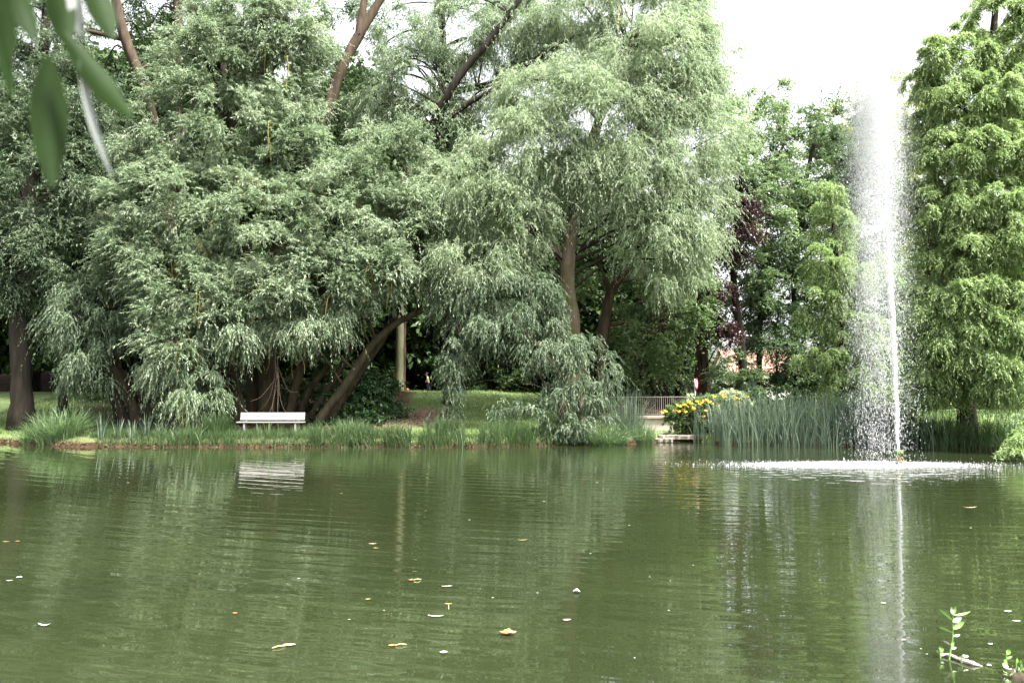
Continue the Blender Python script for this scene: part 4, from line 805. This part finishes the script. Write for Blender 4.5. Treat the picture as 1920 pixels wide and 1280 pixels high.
# ------------------------------------------------------------------ floating bits
pale = mat_plain('pale_leaf', (.46,.46,.36), .5, .3, .15); white = mat_plain('white_feather', (.6,.6,.6), .7, .2); yel = mat_plain('yellow_leaf', (.28,.25,.07), .6, .3, .2); orange = mat_plain('orange_leaf', (.42,.17,.06), .6, .3, .25); pink = mat_plain('pinkish_leaf', (.62,.42,.3), .6, .3, .2)
def leaf_verts(L, w, curl=.15, n=7):
    v, f = [], []
    for i in range(n+1):
        s = i/n; hw = w/2*math.sin(math.pi*min(.985, .03+s*.96))**.8; z = curl*L*(s-.5)**2*4
        v += [(L*(s-.5), -hw, z+.25*hw), (L*(s-.5), 0, z), (L*(s-.5), hw, z+.25*hw)]
    for i in range(n): f += [(3*i,3*i+3,3*i+4,3*i+1),(3*i+1,3*i+4,3*i+5,3*i+2)]
    return np.array(v), f
def floating(name, label, cat, px, py, lenpx, widpx, rot, mat, stem=None, group=None, curl=.08):
    c = W(px, py); s = c[1]/F; L = lenpx*s*.85; w = max(widpx*s*1.5, L*.12); v, f = leaf_verts(L, w, curl)
    a = math.radians(rot); Rm = np.array([[math.cos(a),-math.sin(a),0],[math.sin(a),math.cos(a),0],[0,0,1]]); v = v@Rm.T + c + [0,0,.006]
    if stem is None: return tag(mesh_obj(name, v, f, mat, base=c, smooth=True), label, cat, group)
    t = thing(name, label, cat, c, group); mesh_obj('blade', v, f, mat, t, smooth=True); e = W(*stem); st = c+(np.array(e)-c)*.25
    MB().tube([st+[0,0,.008], (st+e)/2+[0,0,.016], e+[0,0,.008]], [.0045,.004,.003], 5).build('stalk', stemm, t); return t
stemm = mat_plain('leaf_stalk', (.5,.42,.2), .6)
floating('floating_leaf','pinkish oval leaf with a long straw stalk floating low left of centre','leaf',543,1210,26,7,5,pink,(510,1216))
floating('floating_leaf','orange leaf with a pale stalk floating in mid water below the drooping willow','leaf',771,1088,12,5,0,orange,(790,1087))
floating('floating_leaf','orange-brown leaf with a thin stalk left of the white oval leaf','leaf',735,1211,16,7,10,orange,(762,1209))
floating('feather','white curled feather standing up from the water in the middle','feather',1081,1111,14,9,80,white,curl=.5)
floating('feather','white curved feather sliver at the far left of the pond','feather',84,1173,28,4,8,white,curl=.2)
floating('floating_leaf','long white willow leaf lying flat above the brown leaf cluster','leaf',817,1156,36,4,-6,pale)
floating('floating_leaf','pale narrow leaf above the long white willow leaf','leaf',838,1100,24,4,12,pale)
floating('floating_leaf','white oval leaf near the bottom centre','leaf',832,1224,17,8,12,pale)
floating('floating_leaf','forked pale leaf right of the brown leaf cluster, under the curled feather','leaf',1063,1163,18,5,12,pale)
floating('floating_leaf','long yellow leaf high in the middle of the pond','leaf',980,1013,22,3,10,yel)
floating('floating_leaf','pale leaf beside a yellow one left of the pond centre','leaf',699,1020,18,3,6,pale)
floating('floating_leaf','yellow leaf just below the pale one left of the pond centre','leaf',705,1028,14,3,-12,yel)
floating('floating_leaf','short pale yellow leaf left of the long white willow leaf','leaf',690,1124,12,4,10,yel)
floating('floating_leaf','yellowish leaf fork above the long white willow leaf','leaf',841,1133,18,4,5,yel,(841,1143))
floating('floating_leaf','white blossom-like leaf at the left edge of the pond','leaf',36,1083,12,6,5,white)
floating('floating_leaf','pale sliver beside the white leaf at the left edge','leaf',18,1089,14,3,8,pale)
floating('floating_leaf','yellowish sliver near the top left of the pond','leaf',12,1016,16,3,5,yel)
floating('floating_leaf','orange flecked sliver just right of the yellowish one at top left','leaf',33,1015,10,3,5,orange)
floating('floating_leaf','tiny orange leaf left of the pinkish oval leaf','leaf',441,1150,11,4,5,orange)
floating('floating_leaf','cream leaf just right of the jet reflection','leaf',1695,1200,10,4,0,pale)
floating('floating_leaf','pale leaf left of the jet reflection, upper of two','leaf',1657,1131,10,4,-8,pale)
floating('floating_leaf','white leaf upper of two at the right edge','leaf',1890,1147,17,4,3,white)
floating('floating_leaf','white leaf with a pink tip, lower of two at the right edge','leaf',1906,1165,18,4,-10,pale)
floating('floating_leaf','white oval bit above the mossy clump at bottom right','leaf',1857,1208,10,4,0,white)
floating('floating_leaf','round white bit at the end of the floating branch','leaf',1855,1248,9,6,0,white)
floating('floating_leaf','thin orange and white leaf right of the foam','leaf',1818,952,32,3,0,pink)
for px, py in ((1218,1082),(1257,1089),(1190,1234),(1254,1145),(924,1121),(1008,1112),(1727,1217),(1738,1227),(655,1162),(720,1145),(1107,1038),(1300,1060),(880,975),(330,960),(240,905),(640,925),(1020,940),(1120,905),(1180,985),(560,1085),(1820,990),(1860,890),(1775,885)):
    floating('fleck', 'tiny pale fleck drifting on the open pond', 'fleck', px, py, rng.uniform(3.5,6), 2, rng.uniform(-20,20), pale, group='tiny pale flecks drifting on the pond')
c = W(952, 1188); t = thing('leaf_cluster', 'cluster of brown and yellow leaves floating below the middle of the pond', 'leaves', c)
for dx, dy, m, r in ((-8,1,orange,20),(0,-2,yel,70),(9,1,pink,-15),(3,2,orange,120)):
    e = W(952+dx, 1188+dy); s = e[1]/F; v, f = leaf_verts(15*s, 16*s, .25); a = math.radians(r); Rm = np.array([[math.cos(a),-math.sin(a),0],[math.sin(a),math.cos(a),0],[0,0,1]]); mesh_obj('leaf', v@Rm.T+e+[0,0,.012], f, m, t, smooth=True)
# floating branch with a sprout
leafm = mat_plain('sprout_leaf', (.22,.42,.09), .4, .5, .15, 30); leafw = mat_plain('sprout_leaf_underside', (.62,.66,.58), .5, .4, .1, 30)
barkf = mat_plain('grey_driftwood', (.42,.37,.34), .9, .2, .35, 25, .006)
a = W(1762, 1231); b_ = W(1842, 1249); t = thing('floating_branch', 'grey branch lying in the water near the bottom right corner', 'branch', (a+b_)/2)
A = smooth_path([a+[0,0,.005], W(1777,1231)+[0,0,.018], W(1800,1239)+[0,0,.012], W(1822,1246)+[0,0,.012], b_+[0,0,.002]], 5); MB().tube(A, np.array([.004]+[.010]*4+[.012]*6+[.018]*6+[.012,.009,.006,.004]), 8, .2).build('bark', barkf, t, True)
def sprout(name, label, px, py, stem_px, leaves, D0):
    b0 = W(px, py); D_ = b0[1]; t = thing(name, label, 'plant', b0); s = D_/F
    A = smooth_path([b0-[0,0,.05]]+[P(x, y, D_) for x, y in stem_px], 4); MB().tube(A, np.linspace(.007,.0025,len(A)), 6).build('stem', leafm, t, True)
    for x, y, L, ang, w, up_, m in leaves:
        v, f = leaf_verts(L*s, w*s, .12); v = v + [L*s/2, 0, 0]; q = math.radians(ang)
        ax = Matrix.Rotation(-q, 3, 'Y') @ Matrix.Rotation(up_, 3, 'X'); v = np.array([tuple(ax @ Vector(p_)) for p_ in v]) + P(x, y, D_); mesh_obj('leaf', v, f, m, t, smooth=True)
    return t
sprout('willow_sprout', 'upright green sprout with narrow leaves growing from the floating branch', 1779, 1236, [(1781,1225),(1786,1200),(1787,1170),(1787,1150)],
  [(1785,1160,30,140,6,1.2,leafm),(1788,1155,32,12,5,.5,leafm),(1786,1150,13,100,5,1.3,leafw),(1788,1150,14,72,5,1.2,leafm),(1786,1165,18,25,9,1.3,leafw),(1787,1178,24,33,10,1.3,leafm),(1786,1184,28,158,5,1.2,leafm),(1787,1200,12,255,7,1.4,leafm),(1788,1192,12,12,4,1,leafw),(1782,1207,16,150,4,1,leafw),(1783,1215,10,10,4,1,leafw)], 0)
sprout('willow_sprout', 'tiny sprout with round leaves at the left tip of the floating branch', 1763, 1233, [(1763,1224),(1762,1216)], [(1763,1220,8,40,6,1.2,leafm),(1763,1222,8,150,6,1.2,leafm),(1763,1217,7,95,5,1.3,leafm),(1763,1226,7,20,5,1.1,leafw)], 0)
sprout('willow_sprout', 'tiny drooping sprout in the middle of the floating branch', 1803, 1242, [(1803,1234),(1804,1229)], [(1804,1228,11,-10,5,1,leafw),(1803,1229,9,200,5,1,leafw),(1804,1230,8,20,4,1.2,leafm)], 0)
sprout('water_weed', 'thin seedling standing left of the mossy clump at bottom right', 1886, 1250, [(1887,1235),(1888,1222)], [(1888,1226,11,60,8,1.3,leafm),(1887,1228,10,150,4,1.2,yel),(1888,1234,11,25,4,1.2,leafm)], 0)
base = W(1906, 1268); t = thing('mossy_clump', 'mossy clump with small green shoots at the bottom right corner', 'plant', base)
mb = MB(); mb.lathe([(.16,-.08),(.15,.0),(.11,.025),(.05,.035),(.01,.036)], base+[.06,0,0], 14); mb.build('clod', mat_plain('wet_peat', (.05,.04,.025), .9, .2, .5, 18, .02), t, True)
s = base[1]/F
for k in range(46):
    q = base+[.06+rng.normal(0,.075), rng.normal(0,.06), .02]; L = rng.uniform(10,20)*s; v, f = leaf_verts(L, L*.3, .2, 4); v = v+[L/2,0,0]
    Rm = Matrix.Rotation(rng.uniform(0,6.28), 3, 'Z') @ Matrix.Rotation(-rng.uniform(.2,1.2), 3, 'Y'); v = np.array([tuple(Rm @ Vector(p_)) for p_ in v]) + q; mesh_obj('shoot', v, f, [leafm, leafm, leafw, yel][k%4], t, smooth=True)

# ------------------------------------------------------------------ near willow twig hanging at top left
nl, nt, p, out = nodes('near_willow_leaf'); setc(p, (.03,.08,.012), .6, .12)
nt.links.new(ramp(nt, noise(nt, 18, 3), [(.3,(.010,.026,.003)),(.7,(.017,.040,.006))]), p.inputs['Base Color'])
trn = nt.nodes.new('ShaderNodeBsdfTranslucent'); trn.inputs['Color'].default_value = (.02,.065,.005,1); mx = nt.nodes.new('ShaderNodeMixShader'); mx.inputs[0].default_value = .35
nt.links.new(p.outputs[0], mx.inputs[1]); nt.links.new(trn.outputs[0], mx.inputs[2]); nt.links.new(mx.outputs[0], out.inputs[0])
nu = mat_plain('near_leaf_glint', (.17,.19,.17), .5, .3)  # pale leaf colour painted in place of a glint
base = P(60, -160, .9); t = thing('willow_twig', 'blurred willow twig with long leaves hanging close at the top left corner', 'twig', base)
A = smooth_path([P(-60,-220,.9), P(60,-160,.9), P(110,-60,.9), P(130,30,.9), P(125,50,.9)], 4); MB().tube(A, np.linspace(.004,.0015,len(A)), 6).build('stem', M['twig'], t, True)
def near_leaf(x0, y0, x1, y1, w, D0, D1, roll, mat, bow=0):
    a, b_ = P(x0,y0,D0), P(x1,y1,D1); ax = b_-a; L = np.linalg.norm(ax); ax /= L; vw = unit((a+b_)/2-CAM); sd = unit(np.cross(ax, vw)); nn = np.cross(sd, ax)
    sd2 = sd*math.cos(roll)+nn*math.sin(roll); n2 = np.cross(sd2, ax); hw = w*(D0/F)/2; V = []; n = 14
    for i in range(n+1):
        s = i/n; h_ = hw*(math.sin(math.pi*min(.99,s*.97+.015))**.75)*(1.15-.3*s); c = a+ax*L*s + n2*bow*L*math.sin(math.pi*s) 
        for q in (-1,-.5,0,.5,1): V.append(c+sd2*h_*q + n2*abs(q)*h_*.28)
    V = np.array(V); m = len(V); V = np.vstack([V, V+n2*.0004]); f = []
    for i in range(n):
        for k in range(4): q = 5*i+k; f += [(q,q+1,q+6,q+5),(m+q,m+q+5,m+q+6,m+q+1)]
    mesh_obj('leaf', V, f, mat, t, smooth=True)
near_leaf(92,105,98,350,66,.88,.87,.15,nl,.03)
near_leaf(118,60,248,222,46,.86,.84,.3,nl,.06)
near_leaf(100,-40,125,85,52,.9,.88,-.2,nl,.02)
near_leaf(165,-60,212,75,50,.9,.88,.2,nl,.04)
near_leaf(10,-60,22,185,52,.8,.8,.9,nl,.02)
near_leaf(30,-30,66,75,44,.85,.85,.4,nl,.05)
near_leaf(150,110,210,330,24,.86,.86,.9,nu,.03)
near_leaf(135,-50,152,70,30,.9,.9,.5,nu,.02)
near_leaf(-20,-40,18,120,60,.78,.8,.2,nl,.02)

# ------------------------------------------------------------------ light, sky, camera
scn = bpy.context.scene
EL, AZ = math.radians(62), math.radians(125)       # azimuth measured from +Y towards +X
sdir = Vector((math.sin(AZ)*math.cos(EL), math.cos(AZ)*math.cos(EL), math.sin(EL)))
su = bpy.data.lights.new('sun', 'SUN'); su.energy = 3.6; su.angle = math.radians(10); su.color = (1, .96, .9)
so = bpy.data.objects.new('sun', su); C.objects.link(so); so.rotation_euler = sdir.to_track_quat('Z', 'Y').to_euler()
w = bpy.data.worlds.new('World'); scn.world = w; w.use_nodes = True; nt = w.node_tree; bg = nt.nodes['Background']
sky = nt.nodes.new('ShaderNodeTexSky'); sky.sky_type = 'NISHITA'; sky.sun_disc = False; sky.sun_elevation = EL; sky.sun_rotation = AZ; sky.air_density = 1; sky.dust_density = 4; sky.ozone_density = 1
hs = nt.nodes.new('ShaderNodeHueSaturation'); hs.inputs['Saturation'].default_value = .15; hs.inputs['Value'].default_value = 1.0
nt.links.new(sky.outputs[0], hs.inputs['Color']); nt.links.new(hs.outputs[0], bg.inputs[0]); bg.inputs[1].default_value = .125
cam = bpy.data.cameras.new('camera'); co = bpy.data.objects.new('camera', cam); C.objects.link(co); co.location = CAM; co.rotation_euler = (math.pi/2+PITCH, 0, 0)
cam.sensor_width = 36; cam.lens = F/1920*36; cam.clip_end = 2000; cam.clip_start = .05
cam.dof.use_dof = True; cam.dof.focus_distance = 31; cam.dof.aperture_fstop = 4.2
scn.camera = co
scn.view_settings.view_transform = 'Standard'; scn.view_settings.look = 'None'; scn.view_settings.exposure = 2.25; scn.view_settings.gamma = 1
cy = scn.cycles; cy.max_bounces = 6; cy.diffuse_bounces = 3; cy.glossy_bounces = 3; cy.transmission_bounces = 4; cy.transparent_max_bounces = 4; cy.caustics_reflective = False; cy.caustics_refractive = False; cy.sample_clamp_indirect = 8
